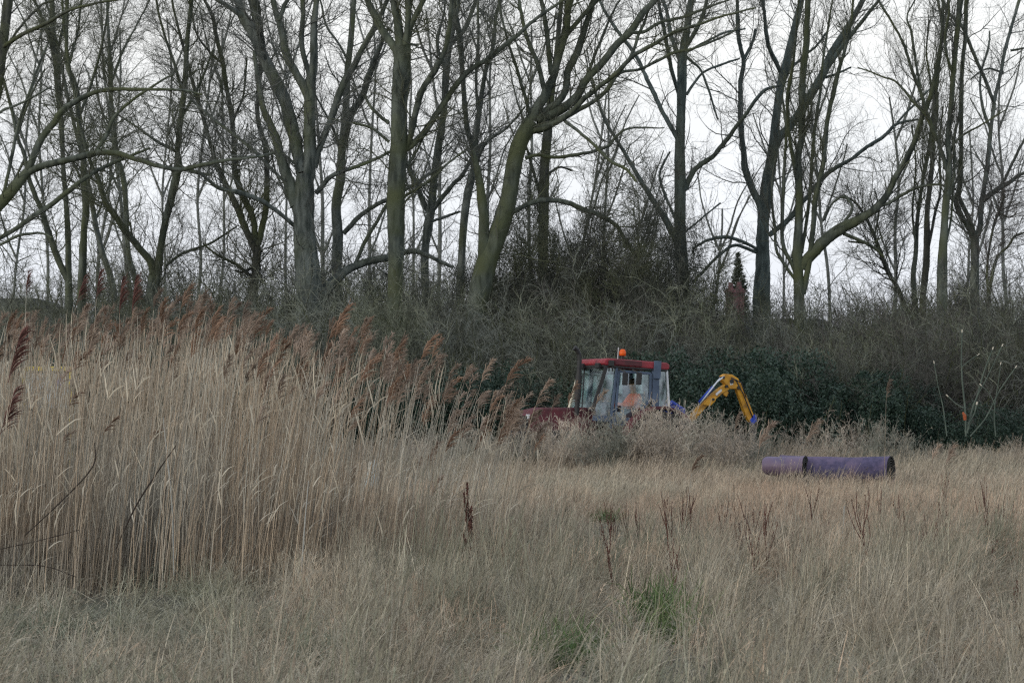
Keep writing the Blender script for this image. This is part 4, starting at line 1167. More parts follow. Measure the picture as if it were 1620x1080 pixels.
# seated, facing the windscreen, hands on the wheel (x forward)
nodes = [(-0.30, 0, 1.50, 0.17, 0.15), (-0.33, 0, 1.68, 0.15, 0.13), (-0.33, 0, 1.86, 0.17, 0.12), (-0.31, 0, 1.98, 0.11, 0.09), (-0.29, 0, 2.06, 0.055), (-0.27, 0, 2.13, 0.085, 0.09), (-0.265, 0, 2.22, 0.095, 0.085), (-0.27, 0, 2.29, 0.06),
         (-0.32, 0.19, 1.93, 0.075), (-0.20, 0.25, 1.72, 0.055), (0.05, 0.20, 1.70, 0.042), (0.22, 0.15, 1.75, 0.028), (0.30, 0.13, 1.76, 0.035),
         (-0.32, -0.19, 1.93, 0.075), (-0.20, -0.25, 1.72, 0.055), (0.05, -0.20, 1.70, 0.042), (0.22, -0.15, 1.75, 0.028), (0.30, -0.13, 1.76, 0.035),
         (-0.22, 0.12, 1.48, 0.10), (0.14, 0.15, 1.50, 0.075), (0.24, 0.14, 1.22, 0.055), (0.27, 0.14, 1.14, 0.045), (0.40, 0.14, 1.13, 0.035),
         (-0.22, -0.12, 1.48, 0.10), (0.14, -0.15, 1.50, 0.075), (0.24, -0.14, 1.22, 0.055), (0.27, -0.14, 1.14, 0.045), (0.40, -0.14, 1.13, 0.035)]
edges = [(0, 1), (1, 2), (2, 3), (3, 4), (4, 5), (5, 6), (6, 7), (2, 8), (8, 9), (9, 10), (10, 11), (11, 12), (2, 13), (13, 14), (14, 15), (15, 16), (16, 17),
         (0, 18), (18, 19), (19, 20), (20, 21), (21, 22), (0, 23), (23, 24), (24, 25), (25, 26), (26, 27)]
body = link('person', skin_mesh(nodes, edges, 'person', M['skin']))
tag(body, 'driver in an orange high visibility jacket sitting inside the tractor cab', 'person')
# jacket and trousers: slightly fatter shells over the same pose
jn = [(x, y, z, r[0] * 1.18, (r[1] if len(r) > 1 else r[0]) * 1.2) for (x, y, z, *r) in [nodes[i] for i in (0, 1, 2, 3, 8, 9, 10, 11, 13, 14, 15, 16)]]
jn[7] = (0.18, 0.16, 1.74, 0.036, 0.036)
jn[11] = (0.18, -0.16, 1.74, 0.036, 0.036)
link('jacket', skin_mesh(jn, [(0, 1), (1, 2), (2, 3), (2, 4), (4, 5), (5, 6), (6, 7), (2, 8), (8, 9), (9, 10), (10, 11)], 'jacket', M['hivis']), body)
tn = [(-0.30, 0, 1.50, 0.18, 0.16)] + [(x, y, z, r[0] * 1.15, r[0] * 1.15) for (x, y, z, *r) in [nodes[i] for i in (18, 19, 20, 23, 24, 25)]]
link('trousers', skin_mesh(tn, [(0, 1), (1, 2), (2, 3), (0, 4), (4, 5), (5, 6)], 'trousers', M['trousers']), body)
MB().lathe([(0, 0.10), (0.06, 0.09), (0.095, 0.05), (0.103, 0.0), (0.10, -0.03), (0.09, -0.03), (0.09, 0.0)], (-0.285, 0, 2.235), 16, 'z').build('hair', M['hair'], body, smooth=True)
fc = MB()
fc.box((-0.165, 0, 2.185), (0.045, 0.03, 0.05))                                     # nose
for s in (-1, 1): fc.box((-0.26, s * 0.098, 2.19), (0.035, 0.02, 0.06))              # ears
fc.build('face_features', M['skin'], body, bevel=0.008)
ey = MB()
for s in (-1, 1): ey.box((-0.183, s * 0.035, 2.21), (0.012, 0.025, 0.012))
ey.box((-0.178, 0, 2.14), (0.01, 0.05, 0.008))
ey.build('eyes_and_mouth', M['hair'], body)
for s in (-1, 1):
    for j in range(5):
        b0 = Vector((0.32, s * 0.13, 1.76))
        if j < 4:
            y = s * (0.155 - 0.018 * j)
            pp = [(0.325, y, 1.775), (0.365, y, 1.785), (0.385, y, 1.765), (0.375, y, 1.742)]
        else:
            pp = [(0.31, s * 0.105, 1.75), (0.335, s * 0.088, 1.74), (0.36, s * 0.085, 1.735)]
        MB().tube(pp, [0.010, 0.009, 0.008, 0.006][:len(pp)], 6).build('finger', M['skin'], body, smooth=True)
body.location = (tp[0], tp[1], 0.0)
body.rotation_euler = (0, math.radians(-3.6), math.radians(202))

# ------------------------------------------------------------------ rolls lying in the field
M['mauve'] = mat('mauve_vinyl', (0.13, 0.105, 0.175), (0.09, 0.075, 0.13), 5, rough=0.55, world=False, c3=(0.13, 0.095, 0.145), s3=2, bump=0.2)
M['felt'] = mat('purple_felt', (0.082, 0.072, 0.135), (0.05, 0.047, 0.09), 14, rough=0.95, world=False, c3=(0.11, 0.088, 0.145), s3=3, bump=0.6)
M['roll_core'] = mat('roll_dark', (0.05, 0.05, 0.045), (0.03, 0.03, 0.03), 8)
RD = 50.0
pp = at(1304, HY, RD)
Rr = 0.25


def roll(name, label, xa, xb, rad, m, yaw, dx, zc, dome_left):
    root = tag(empty(name, (pp[0] - math.sin(yaw) * -dx * -1 + 0.0, pp[1] - dx, 0.0), yaw), label, 'roll')
    n = 22
    g = np.random.default_rng(3)
    sides = 32
    xs = np.linspace(xa, xb, n)
    V = []
    for i, x in enumerate(xs):
        sag = -0.02 * math.sin((x - xa) / (xb - xa) * math.pi)
        rr = rad * (1 + 0.012 * math.sin(5 * x) + g.normal(0, 0.004))
        if dome_left and i < 3: rr = rad * (0.80, 0.93, 0.985)[i]
        for j in range(sides):
            a = 2 * math.pi * j / sides
            r2 = rr * (1 + 0.02 * math.sin(2 * a + 3 * x) + 0.012 * math.sin(5 * a + x * 7))
            V.append((x, r2 * math.cos(a) * 1.04, zc + sag + r2 * math.sin(a) * (0.97)))
    Fs = []
    for i in range(n - 1):
        for j in range(sides):
            k2 = (j + 1) % sides
            Fs.append((i * sides + j, i * sides + k2, (i + 1) * sides + k2, (i + 1) * sides + j))
    b = MB()
    b.add(V, Fs)
    if dome_left:
        b.add([(xa - 0.035, 0, zc)] + V[:sides], [(0, (j + 1) % sides + 1, j + 1) for j in range(sides)])
    b.build('outer_layer', m, root, smooth=True)
    # wound layers seen in the ends
    sp = MB()
    for (xe, sgn) in ((xb, 1), (xa, -1)):
        if sgn < 0 and dome_left: continue
        pts = []
        for q in range(90):
            a = q * 0.35
            r = rad * (0.97 - 0.0095 * q)
            if r < 0.05: break
            pts.append((r, a))
        Vv, Ff = [], []
        for (r, a) in pts:
            for (dr, dxx) in ((0, -0.12), (0, 0.0), (-0.013, 0.0), (-0.013, -0.12)):
                Vv.append((xe + sgn * dxx, (r + dr) * math.cos(a), zc + (r + dr) * math.sin(a)))
        for q in range(len(pts) - 1):
            for c in range(3): Ff.append((q * 4 + c, q * 4 + c + 1, (q + 1) * 4 + c + 1, (q + 1) * 4 + c))
        sp.add(Vv, Ff)
    sp.build('wound_layers', M['roll_core'], root)
    return root


roll('carpet_roll', 'long purple felt roll with dark open end lying in the dry grass', -0.80, 1.22, Rr, M['felt'], math.radians(-25), 0, 0.53, False)
roll('vinyl_roll', 'short smooth mauve roll with rounded left end, poking out left of the long purple roll', -1.34, -0.58, Rr * 0.70, M['mauve'], math.radians(-25), 0.42, 0.60, True)
# the grassy hummock that carries them
hm = []
hv = []
for i in range(24):
    for j in range(12):
        u, v = i / 23 * 2 - 1, j / 11 * 2 - 1
        hv.append((u * 1.9, v * 1.2, max(0, 0.34 * (1 - u ** 4) * (1 - v ** 2)) - 0.08))
hf = [(i * 12 + j, (i + 1) * 12 + j, (i + 1) * 12 + j + 1, i * 12 + j + 1) for i in range(23) for j in range(11)]
hb_ = MB()
hb_.add(hv, hf)
hb_.build('soil_mound', M['ground'], None, smooth=True, loc=(pp[0], pp[1], 0))['kind'] = 'structure'

# ------------------------------------------------------------------ odds and ends
M['yellow_rail'] = mat('yellow_rail', (0.62, 0.50, 0.08), (0.5, 0.4, 0.08), 4)
M['pale_panel'] = mat('pale_panel', (0.40, 0.44, 0.46), (0.32, 0.36, 0.38), 3)
bp = at(76, HY, 58)
br = tag(empty('site_barrier', (bp[0], bp[1], 0)), 'yellow railed barrier with pale panel glimpsed through the reeds at far left', 'barrier')
zt = CZ + (HY - 583) / F * 58
MB().bar((-0.5, 0, zt), (0.48, 0, zt), 0.07, 0.09).build('top_rail', M['yellow_rail'], br, bevel=0.01)
for sx in (-0.48, 0.46): MB().bar((sx, 0, 0), (sx, 0, zt), 0.06, 0.06).build('post', M['yellow_rail'], br)
MB().box((0, 0.02, zt - 0.45), (0.9, 0.03, 0.7)).build('panel', M['pale_panel'], br)
MB().box((0.22, -0.01, zt - 0.23), (0.09, 0.02, 0.22)).build('blue_patch', M['blue'], br)

M['pale_plastic'] = mat('pale_plastic', (0.45, 0.48, 0.46), (0.34, 0.37, 0.36), 7, trans=0.3)
gp = at(590, HY, 46)
gm = MB()
gm.lathe([(0.15, 0), (0.16, 0.2), (0.14, 0.4), (0.10, 0.62), (0.05, 0.74), (0.0, 0.76)], (0, 0, 0), 12, 'z')
gm.v = [(x * (1 + 0.2 * math.sin(9 * z + 4 * x)), y * (1 + 0.2 * math.cos(7 * z)), z + 0.03 * math.sin(40 * x)) for x, y, z in gm.v]
tag(gm.build('plastic_sack', M['pale_plastic'], None, smooth=True, loc=(gp[0], gp[1], 0)), 'crumpled pale grey plastic sack standing behind the reeds left of centre', 'sack')

# coppiced shrub with pale cut ends at right
M['cut_bark'] = mat('cut_bark', (0.10, 0.125, 0.10), (0.06, 0.08, 0.065), 4)
M['cut_wood'] = mat('cut_wood', (0.60, 0.56, 0.46), (0.5, 0.46, 0.38), 6)
M['orange_wood'] = mat('orange_wood', (0.38, 0.10, 0.04), (0.24, 0.08, 0.04), 20)
CDD = 67.5
cb = at(1527, HY, CDD)
cop = tag(empty('coppiced_shrub', (cb[0], cb[1], 0)), 'cut back shrub with pale sawn branch ends and orange stump at right', 'shrub')
for pts in [[(1528, 690, 8), (1527, 650, 7), (1522, 600, 6), (1521, 560, 5), (1522, 526, 4)], [(1530, 685, 7), (1536, 655, 6), (1548, 620, 6), (1556, 590, 5), (1570, 553, 4)],
            [(1532, 680, 6), (1540, 640, 5), (1560, 600, 4), (1585, 548, 3.5)], [(1535, 690, 6), (1560, 660, 5), (1580, 620, 4), (1606, 582, 4)], [(1524, 645, 4), (1512, 638, 4), (1500, 627, 4)],
            [(1531, 672, 5), (1541, 655, 5), (1545, 640, 6)], [(1574, 640, 4), (1565, 622, 3), (1553, 610, 3)], [(1522, 580, 3.5), (1534, 570, 3), (1546, 562, 3)],
            [(1498, 690, 5), (1492, 645, 4), (1484, 610, 3), (1478, 575, 3)], [(1575, 690, 5), (1573, 650, 4), (1580, 600, 3), (1583, 577, 3)]]:
    P, R, a, Dd = place_limb([(x, y, w * 0.62) for x, y, w in pts], CDD, 0.1)
    R = R * 0.75
    V, Q = tubes(P[None], R[None], 7)
    br_ = link('branch', np_mesh('branch', V - cb * [1, 1, 0], Q, M['cut_bark']), cop)
    P2 = np.stack([P[-1], P[-1] + nrm(P[-1] - P[-2]) * 0.07]) - cb * [1, 1, 0]
    MB().tube([tuple(P2[0]), tuple(P2[1])], [R[-1] * 1.04, R[-1] * 1.04], 8).build('cut_end', M['cut_wood'], br_)
sp_ = at(1525, 655, CDD) - cb * [1, 1, 0]
MB().tube([(sp_[0] + 0.02, -0.05, sp_[2] - 0.14), (sp_[0] + 0.01, -0.06, sp_[2] - 0.04), (sp_[0] - 0.04, -0.08, sp_[2] + 0.05)], [0.035, 0.045, 0.02], 9).build('orange_stump', M['orange_wood'], cop, bevel=0.01)


# ------------------------------------------------------------------ scattered growth (geometry nodes)
def scatter(name, pts, rot, scl, idx, meshes, label, cat):
    me = bpy.data.meshes.new(name)
    me.vertices.add(len(pts))
    me.vertices.foreach_set('co', np.asarray(pts, np.float32).ravel())
    for nm, ty, arr in (('rot', 'FLOAT_VECTOR', rot), ('scl', 'FLOAT_VECTOR', scl), ('idx', 'INT', idx)):
        at_ = me.attributes.new(nm, ty, 'POINT')
        at_.data.foreach_set('vector' if ty == 'FLOAT_VECTOR' else 'value', np.asarray(arr, np.float32 if ty != 'INT' else np.int32).ravel())
    o = link(name, me)
    coll = bpy.data.collections.new(name + '_kinds')
    for i, mm in enumerate(meshes):
        q = bpy.data.objects.new('%s_kind_%02d' % (name, i), mm)
        coll.objects.link(q)
    ng = bpy.data.node_groups.new(name, 'GeometryNodeTree')
    ng.interface.new_socket('Geometry', in_out='INPUT', socket_type='NodeSocketGeometry')
    ng.interface.new_socket('Geometry', in_out='OUTPUT', socket_type='NodeSocketGeometry')
    gi = ng.nodes.new('NodeGroupInput')
    go = ng.nodes.new('NodeGroupOutput')
    ip = ng.nodes.new('GeometryNodeInstanceOnPoints')
    ci = ng.nodes.new('GeometryNodeCollectionInfo')
    ci.inputs[0].default_value = coll
    ci.inputs['Separate Children'].default_value = True
    ci.inputs['Reset Children'].default_value = True
    ip.inputs['Pick Instance'].default_value = True
    for nm, ty, sk in (('rot', 'FLOAT_VECTOR', 'Rotation'), ('scl', 'FLOAT_VECTOR', 'Scale'), ('idx', 'INT', 'Instance Index')):
        na = ng.nodes.new('GeometryNodeInputNamedAttribute')
        na.data_type = ty
        na.inputs[0].default_value = nm
        ng.links.new(na.outputs[0], ip.inputs[sk])
    ng.links.new(gi.outputs[0], ip.inputs['Points'])
    ng.links.new(ci.outputs[0], ip.inputs['Instance'])
    ng.links.new(ip.outputs[0], go.inputs[0])
    md = o.modifiers.new('scatter', 'NODES')
    md.node_group = ng
    tag(o, label, cat, kind='stuff')
    return o


def tuft(g, n, h, spread, lean, droop, wid, m, heads=0.0, wind=0.12, messy=0.2):
    a = g.uniform(0, 6.28, n)
    r = spread * np.sqrt(g.uniform(0, 1, n))
    p0 = np.stack([r * np.cos(a), r * np.sin(a), np.full(n, -0.05)], -1)
    a2 = g.uniform(0, 6.28, n)
    le = np.abs(g.normal(0, lean, n))
    d = np.stack([np.cos(a2) * le + wind, np.sin(a2) * le, np.ones(n)], -1)
    L = h * g.uniform(0.45, 1.1, n)
    k = 5
    P = np.zeros((n, k + 1, 3))
    P[:, 0] = p0
    d = nrm(d)
    dr = droop * g.uniform(0, 1, n) ** 1.5
    out = np.stack([np.cos(a2) + 0.5, np.sin(a2), np.zeros(n)], -1)
    for i in range(k):
        d = nrm(d + out * (dr * (i + 1) / k)[:, None] * 0.5 + np.array([0, 0, -1.0]) * (dr * (i / k) ** 1.5)[:, None] + g.normal(0, messy * 0.12, (n, 3)))
        P[:, i + 1] = P[:, i] + d * (L / k)[:, None]
    t = np.linspace(0, 1, k + 1)
    W = wid * g.uniform(0.6, 1.3, n)[:, None] * (1 - 0.75 * t ** 1.5)[None, :] * 0.5
    parts = [ribbons(P, W)]
    tn = g.choice([0.45, 0.62, 0.8, 0.95, 1.1, 1.3], n, p=[.14, .2, .24, .22, .14, .06])
    tones = [np.repeat(tn, (k + 1) * 2)]
    nh = int(n * heads)
    if nh:
        # seed heads: short feathery strands at the tips
        ii = np.repeat(g.choice(n, nh, replace=False), 9)
        f = g.uniform(0.78, 1.0, len(ii)) * k
        i0 = np.minimum(f.astype(int), k - 1)
        ff = (f - i0)[:, None]
        q0 = P[ii, i0] * (1 - ff) + P[ii, i0 + 1] * ff
        T = nrm(P[ii, i0 + 1] - P[ii, i0])
        dd = nrm(T + g.normal(0, 0.35, (len(ii), 3)))
        Pq, Rq = grow(q0, dd, g.uniform(0.03, 0.07, len(ii)), np.full(len(ii), 0.0018), 2, 0.2, -0.1, 0.4, g)
        parts.append(ribbons(Pq, Rq))
        tones.append(np.repeat(tn[ii] * 0.95, 6))
    V, Q = join_vf(parts)
    me = np_mesh('tuft', V, Q, m)
    ta = me.attributes.new('tone', 'FLOAT', 'POINT')
    ta.data.foreach_set('value', np.concatenate(tones).astype(np.float32))
    return me


gg = np.random.default_rng(99)


def region(n, d0, d1, f, margin=0.07):
    """random ground points between two distances inside a wedge wider than the view; f(px, D) keeps"""
    D = np.sqrt(gg.uniform(d0 ** 2, d1 ** 2, n))
    u = gg.uniform(-0.18 - margin, 0.18 + margin, n)
    x = u * D + 0
    px = u * F + CX
    k = f(px, D)
    x, D, px = x[k], D[k], px[k]
    return np.stack([x, D, hgt(x, D)], -1), px, D


def smooth_noise(x, y, s, seed):
    r = np.random.default_rng(seed)
    v = 0
    for i in range(6):
        a = r.uniform(0, 6.28)
        k = r.uniform(0.6, 1.8) / s
        v = v + np.sin((x * math.cos(a) + y * math.sin(a)) * k * 6.28 + r.uniform(0, 6.28))
    return v / 6 * 1.6


HOLLOW = [(950, 950, 1.0), (1320, 965, 1.1), (1590, 900, 1.2), (40, 965, 1.6), (150, 930, 1.3), (500, 985, 1.0), (330, 1010, 0.8), (700, 1030, 0.9), (1450, 1010, 1.0), (1210, 930, 0.9), (260, 935, 1.2), (1540, 985, 0.8), (790, 960, 0.8), (420, 930, 1.0)]
GREEN = [(1062, 985, 1.0, 'largest bright green grass tuft in the foreground, right of centre'), (955, 800, 0.95, 'bright green patch of grass in the middle of the field, below the tractor'),
         (900, 1010, 0.8, 'small green grass tuft left of the largest foreground tuft'), (870, 1040, 0.8, 'small green grass tuft lowest in the foreground, near the centre'),
         (1085, 800, 0.6, 'faint green patch of grass left of the purple rolls'), (1040, 955, 0.9, 'green grass tuft just behind the largest foreground tuft')]


def low(px, D):
    """height factor: hollows where the grass lies low"""
    f = np.ones(len(D))
    for gx_, gy_, s_ in [g[:3] for g in GREEN] + HOLLOW:
        D0 = 1.5 * F / (gy_ + 25 - HY)
        q = np.clip(1.25 - np.abs(px - gx_) / (50 * s_), 0, 1)
        a = (D < D0 * 1.03) & (D > D0 * 0.66)
        f = np.where(a, np.minimum(f, 1 - 0.68 * q), f)
    return f


def clear(px, D):
    """thinner dead grass where the green shows, and in front of it"""
    k = np.ones(len(D), bool)
    for gx_, gy_, s_, _ in GREEN:
        D0 = 1.5 * F / (gy_ + 25 - HY)
        a = (np.abs(px - gx_) < 46 * s_) & (D < D0 + 0.5) & (D > D0 * 0.80)
        k &= ~(a & (gg.uniform(0, 1, len(D)) < 0.93))
    a = (np.abs(px - 745) < 26) & (D < 25.5) & (D > 21)
    k &= ~(a & (gg.uniform(0, 1, len(D)) < 0.8))
    return k


# --- near grass: long grey-green bents, tangled
near = [tuft(gg, 30, 0.66, 0.15, 0.30, 0.7, 0.0062, M['grass_near'], 0.12) for _ in range(5)] + \
       [tuft(gg, 30, 0.55, 0.2, 0.5, 1.2, 0.0062, M['grass_near'], 0.05, messy=1.5) for _ in range(4)] + \
       [tuft(gg, 16, 0.9, 0.16, 0.13, 0.25, 0.0055, M['grass_near'], 0.3) for _ in range(3)]
P, px, D = region(13500, 8.6, 32, lambda px, D: gg.uniform(0, 1, len(D)) < np.interp(D, [20, 32], [1, 0.1]))
nzv = smooth_noise(P[:, 0], P[:, 1], 3.0, 1)
hs = np.interp(D, [8.6, 14, 22, 30], [0.82, 0.86, 0.95, 0.9]) * (1 + 0.35 * nzv) * gg.uniform(0.5, 1.15, len(D))
hs = np.where((px < 500) & (D > 20), hs * 0.7, hs) * low(px, D)
scl = np.stack([np.ones(len(D)), np.ones(len(D)), np.clip(hs, 0.2, 1.3)], -1)
keep = gg.uniform(0, 1, len(D)) < 0.62 + 0.6 * smooth_noise(P[:, 0], P[:, 1], 0.9, 5) + 0.3 * smooth_noise(P[:, 0], P[:, 1], 2.8, 8)
keep &= clear(px, D)
keep &= ~((px < 520) & (D > 19.5) & (gg.uniform(0, 1, len(D)) < np.interp(px, [60, 150, 320, 520], [0.78, 0.72, 0.5, 0.3]) + 0.25 * smooth_noise(P[:, 0], P[:, 1], 0.7, 12)))
P, px, D, scl = P[keep], px[keep], D[keep], scl[keep]
rot = np.stack([gg.normal(0, 0.13, len(D)), gg.normal(0.08, 0.15, len(D)), gg.normal(0, 0.7, len(D))], -1)
scatter('near_grass', P, rot, scl, gg.integers(0, len(near), len(D)), near, 'tangled long grey-green grass filling the foreground', 'grass')

# --- mid grass: warm brown stems with heads
mid = [tuft(gg, 30, 0.64, 0.2, 0.15, 0.35, 0.0065, M['grass_mid'], 0.35) for _ in range(5)] + \
      [tuft(gg, 30, 0.5, 0.22, 0.4, 1.1, 0.0068, M['grass_mid'], 0.1, messy=1.5) for _ in range(4)]
P, px, D = region(16500, 12, 48, lambda px, D: (px > 560) | ((D < 26) & (px > 430)) | (D < 18))
nzv = smooth_noise(P[:, 0], P[:, 1], 4.0, 2)
hs = (0.85 + 0.18 * nzv) * gg.uniform(0.75, 1.15, len(D))
hs = hs * np.interp(D, [12, 24, 36, 40], [0.8, 1.0, 1.0, 0.88]) * low(px, D)
scl = np.stack([np.ones(len(D)), np.ones(len(D)), np.clip(hs, 0.2, 1.2)], -1)
keep = gg.uniform(0, 1, len(D)) < (np.interp(D, [12, 18, 26, 32], [0.12, 0.3, 0.7, 1.0]) + np.where(D < 26, 0.35, 0) * smooth_noise(P[:, 0], P[:, 1], 2.2, 9)) * (0.85 + 0.45 * smooth_noise(P[:, 0], P[:, 1], 1.3, 6))
keep &= clear(px, D)
P, px, D, scl = P[keep], px[keep], D[keep], scl[keep]
rot = np.stack([gg.normal(0, 0.10, len(D)), gg.normal(0.10, 0.12, len(D)), gg.normal(0, 0.6, len(D))], -1)
scatter('brown_grass', P, rot, scl, gg.integers(0, len(mid), len(D)), mid, 'warm brown dead grass across the middle of the field', 'grass')

# --- far grass: pale straw, wind combed, taller at the back
farg = [tuft(gg, 30, 0.62, 0.26, 0.3, 0.9, 0.010, M['grass_far'], 0.3, wind=0.3) for _ in range(5)] + \
       [tuft(gg, 30, 0.55, 0.26, 0.5, 1.3, 0.010, M['grass_far'], 0.2, wind=0.35, messy=1.5) for _ in range(3)]
P, px, D = region(17000, 45, 72, lambda px, D: np.ones(len(D), bool))
nzv = smooth_noise(P[:, 0], P[:, 1], 5.0, 3)
hs = np.interp(D, [45, 50, 54, 60, 66, 72], [0.75, 0.8, 1.0, 1.25, 1.3, 1.2]) * (1 + 0.22 * nzv) * gg.uniform(0.75, 1.15, len(D))
roll_zone = (np.abs(px - 1305) < 150) & (D > 44) & (D < 50.3)
hs = np.where(roll_zone, 0.55, hs)
scl = np.stack([np.ones(len(D)), np.ones(len(D)), np.clip(hs, 0.4, 1.6)], -1)
rot = np.stack([gg.normal(0, 0.10, len(D)), gg.normal(0.12, 0.10, len(D)), gg.normal(0, 0.4, len(D))], -1)
scatter('straw_grass', P, rot, scl, gg.integers(0, len(farg), len(D)), farg, 'pale straw coloured grass at the back of the field', 'grass')

# --- grass on the mound under the rolls
u, v = gg.uniform(-1, 1, 420), gg.uniform(-1, 1, 420)
z = np.maximum(0, 0.34 * (1 - u ** 4) * (1 - v ** 2)) - 0.1
Pm = np.stack([pp[0] + u * 1.9, pp[1] + v * 1.2, z], -1)
kk = ~((np.abs(v + 0.05) < 0.32) & (np.abs(u) < 0.75))
Pm = Pm[kk]
hsm = np.where(v[kk] < 0, 0.9, 0.85) * gg.uniform(0.6, 1.1, len(Pm))
scatter('mound_grass', Pm, np.stack([gg.normal(0, .1, len(Pm)), gg.normal(.1, .1, len(Pm)), gg.normal(0, .5, len(Pm))], -1), np.stack([hsm * 0 + 0.9, hsm * 0 + 0.9, hsm], -1), gg.integers(0, len(farg), len(Pm)), farg, 'straw grass growing round the purple rolls', 'grass')

# --- green clumps (things one can point at)
gm_ = [tuft(gg, 260, 0.45, 0.20, 0.5, 1.0, 0.009, M['grass_green'], 0) for _ in range(2)]
for i, (px_, py_, s_, lab) in enumerate(GREEN):
    D = 1.5 * F / (py_ + 25 - HY)
    p = at(px_, HY, D)
    o = link('green_tuft', gm_[i % 2], None, (p[0], p[1], float(hgt(p[0], p[1]))))
    o.scale = (s_ * 1.1, s_ * 1.1, (1.15 if py_ > 900 else 0.6) * min(s_, 1.2))
    tag(o, lab, 'grass tuft')


# ------------------------------------------------------------------ reeds
def plume_mesh(g, m, L=0.27, fluff=1.0, droop=0.5, n=58):
    """one-sided drooping panicle; origin at its foot"""
    t = np.linspace(0, 1, 7)
    ax = np.stack([0.10 * droop * t ** 2.2 * L * 4, 0 * t, L * (t - 0.10 * droop * t ** 2)], -1)
    f = g.uniform(0.02, 0.98, n) ** 0.85
    i0 = np.minimum((f * 6).astype(int), 5)
    ff = (f * 6 - i0)[:, None]
    p0 = ax[i0] * (1 - ff) + ax[i0 + 1] * ff
    a = g.uniform(0, 6.28, n)
    d = np.stack([np.cos(a) * 0.42 * fluff + 0.30, np.sin(a) * 0.42 * fluff, np.full(n, 0.9)], -1)
    ln = L * (0.46 - 0.30 * f) * g.uniform(0.7, 1.2, n) + 0.02
    k = 4
    P = np.zeros((n, k + 1, 3))
    P[:, 0] = p0
    d = nrm(d)
    for i in range(k):
        d = nrm(d + np.array([0.12, 0, -0.20 * fluff]) * (i + 0.5) / k * 2 + g.normal(0, 0.08, (n, 3)))
        P[:, i + 1] = P[:, i] + d * (ln / k)[:, None]
    W = np.tile(np.array([0.0010, 0.0032, 0.0042, 0.0036, 0.0008]), (n, 1)) * g.uniform(0.7, 1.2, n)[:, None]
    parts = [ribbons(P, W), ribbons(P, W * 0.8)]
    # hairs
    ii = np.repeat(np.arange(n), 3)
    kk = g.integers(1, 4, len(ii))
    q0 = P[ii, kk]
    dd = nrm(P[ii, kk + 1] - P[ii, kk]) + g.normal(0, 0.45, (len(ii), 3))
    Pq, Rq = grow(q0, dd, g.uniform(0.015, 0.035, len(ii)), np.full(len(ii), 0.0014), 2, 0.2, -0.1, 0.5, g)
    parts.append(ribbons(Pq, Rq))
    parts.append(tubes(ax[None], np.linspace(0.0022, 0.0008, 7)[None], 3))
    V, Q = join_vf(parts)
    return V, Q


def reed_stem(g, h, bend):
    t = np.linspace(0, 1, 8)
    x = bend * h * t ** 2
    y = g.normal(0, 0.02) * t ** 2
    P = np.stack([x, y + 0 * t, h * t * (1 - 0.3 * bend ** 2)], -1)
    V, Q = tubes(P[None], np.linspace(0.0033, 0.0016, 8)[None], 5)
    T = nrm(P[-1] - P[-2])
    return V, Q, P, T


def reed_leaves(g, P, n):
    if n == 0: return np.zeros((0, 3)), np.zeros((0, 4), int)
    f = g.uniform(0.25, 0.85, n) * 7
    i0 = f.astype(int)
    ff = (f - i0)[:, None]
    p0 = P[i0] * (1 - ff) + P[i0 + 1] * ff
    a = g.uniform(0, 6.28, n)
    d = np.stack([np.cos(a) * 0.5 + 0.25, np.sin(a) * 0.5, np.full(n, 0.9)], -1)
    ln = g.uniform(0.15, 0.45, n)
    k = 5
    Pp = np.zeros((n, k + 1, 3))
    Pp[:, 0] = p0
    d = nrm(d)
    for i in range(k):
        d = nrm(d + np.array([0.12, 0, -0.38]) * (i + 0.5) / k * g.uniform(0.3, 1.6, n)[:, None] + g.normal(0, 0.05, (n, 3)))
        Pp[:, i + 1] = Pp[:, i] + d * (ln / k)[:, None]
    W = np.tile(np.array([0.003, 0.006, 0.006, 0.005, 0.003, 0.0005]), (n, 1))
    return ribbons(Pp, W)


def rot_to(V, T):
    q = Vector((0, 0, 1)).rotation_difference(Vector(T))
    Mx = np.array(q.to_matrix())
    return V @ Mx.T


def whole_reed(g, h, bend, pm, nl, plume=True, L=0.25):
    V, Q, P, T = reed_stem(g, h, bend)
    parts = [(V, Q)]
    mats = [len(Q)]
    lv = reed_leaves(g, P, nl)
    if len(lv[0]): parts.append(lv)
    mats.append(len(lv[1]))
    if plume:
        pv, pq = plume_mesh(g, None, L=L * g.uniform(0.8, 1.2), fluff=g.uniform(0.7, 1.3), droop=g.uniform(0.2, 1.0), n=26)
        parts.append((rot_to(pv, T) + P[-1], pq))
        mats.append(len(pq))
    V, Q = join_vf(parts)
    me = np_mesh('reed', V, Q, M['reed_stem'])
    me.materials.append(M['reed_leaf'])
    me.materials.append(pm)
    mi_ = np.concatenate([np.full(c, i) for i, c in enumerate(mats)]).astype(np.int32)
    me.polygons.foreach_set('material_index', mi_)
    return me


gr = np.random.default_rng(17)
RH = 2.2
kinds = []
for i in range(14):
    pm = M['plume'] if i % 5 else M['plume_copper']
    kinds.append(whole_reed(gr, RH, gr.uniform(0.0, 0.09), pm, gr.integers(0, 4)))
for i in range(16):                                # broken or plumeless stalks
    kinds.append(whole_reed(gr, RH * 0.93, gr.uniform(0.0, 0.12), M['plume'], int(gr.integers(0, 3)), plume=False))

SKX = [-400, 0, 60, 140, 200, 270, 340, 400, 470, 530, 600, 660, 700, 760, 830, 880]
SKY = [480, 482, 462, 462, 465, 460, 458, 488, 510, 485, 530, 545, 570, 580, 618, 650]


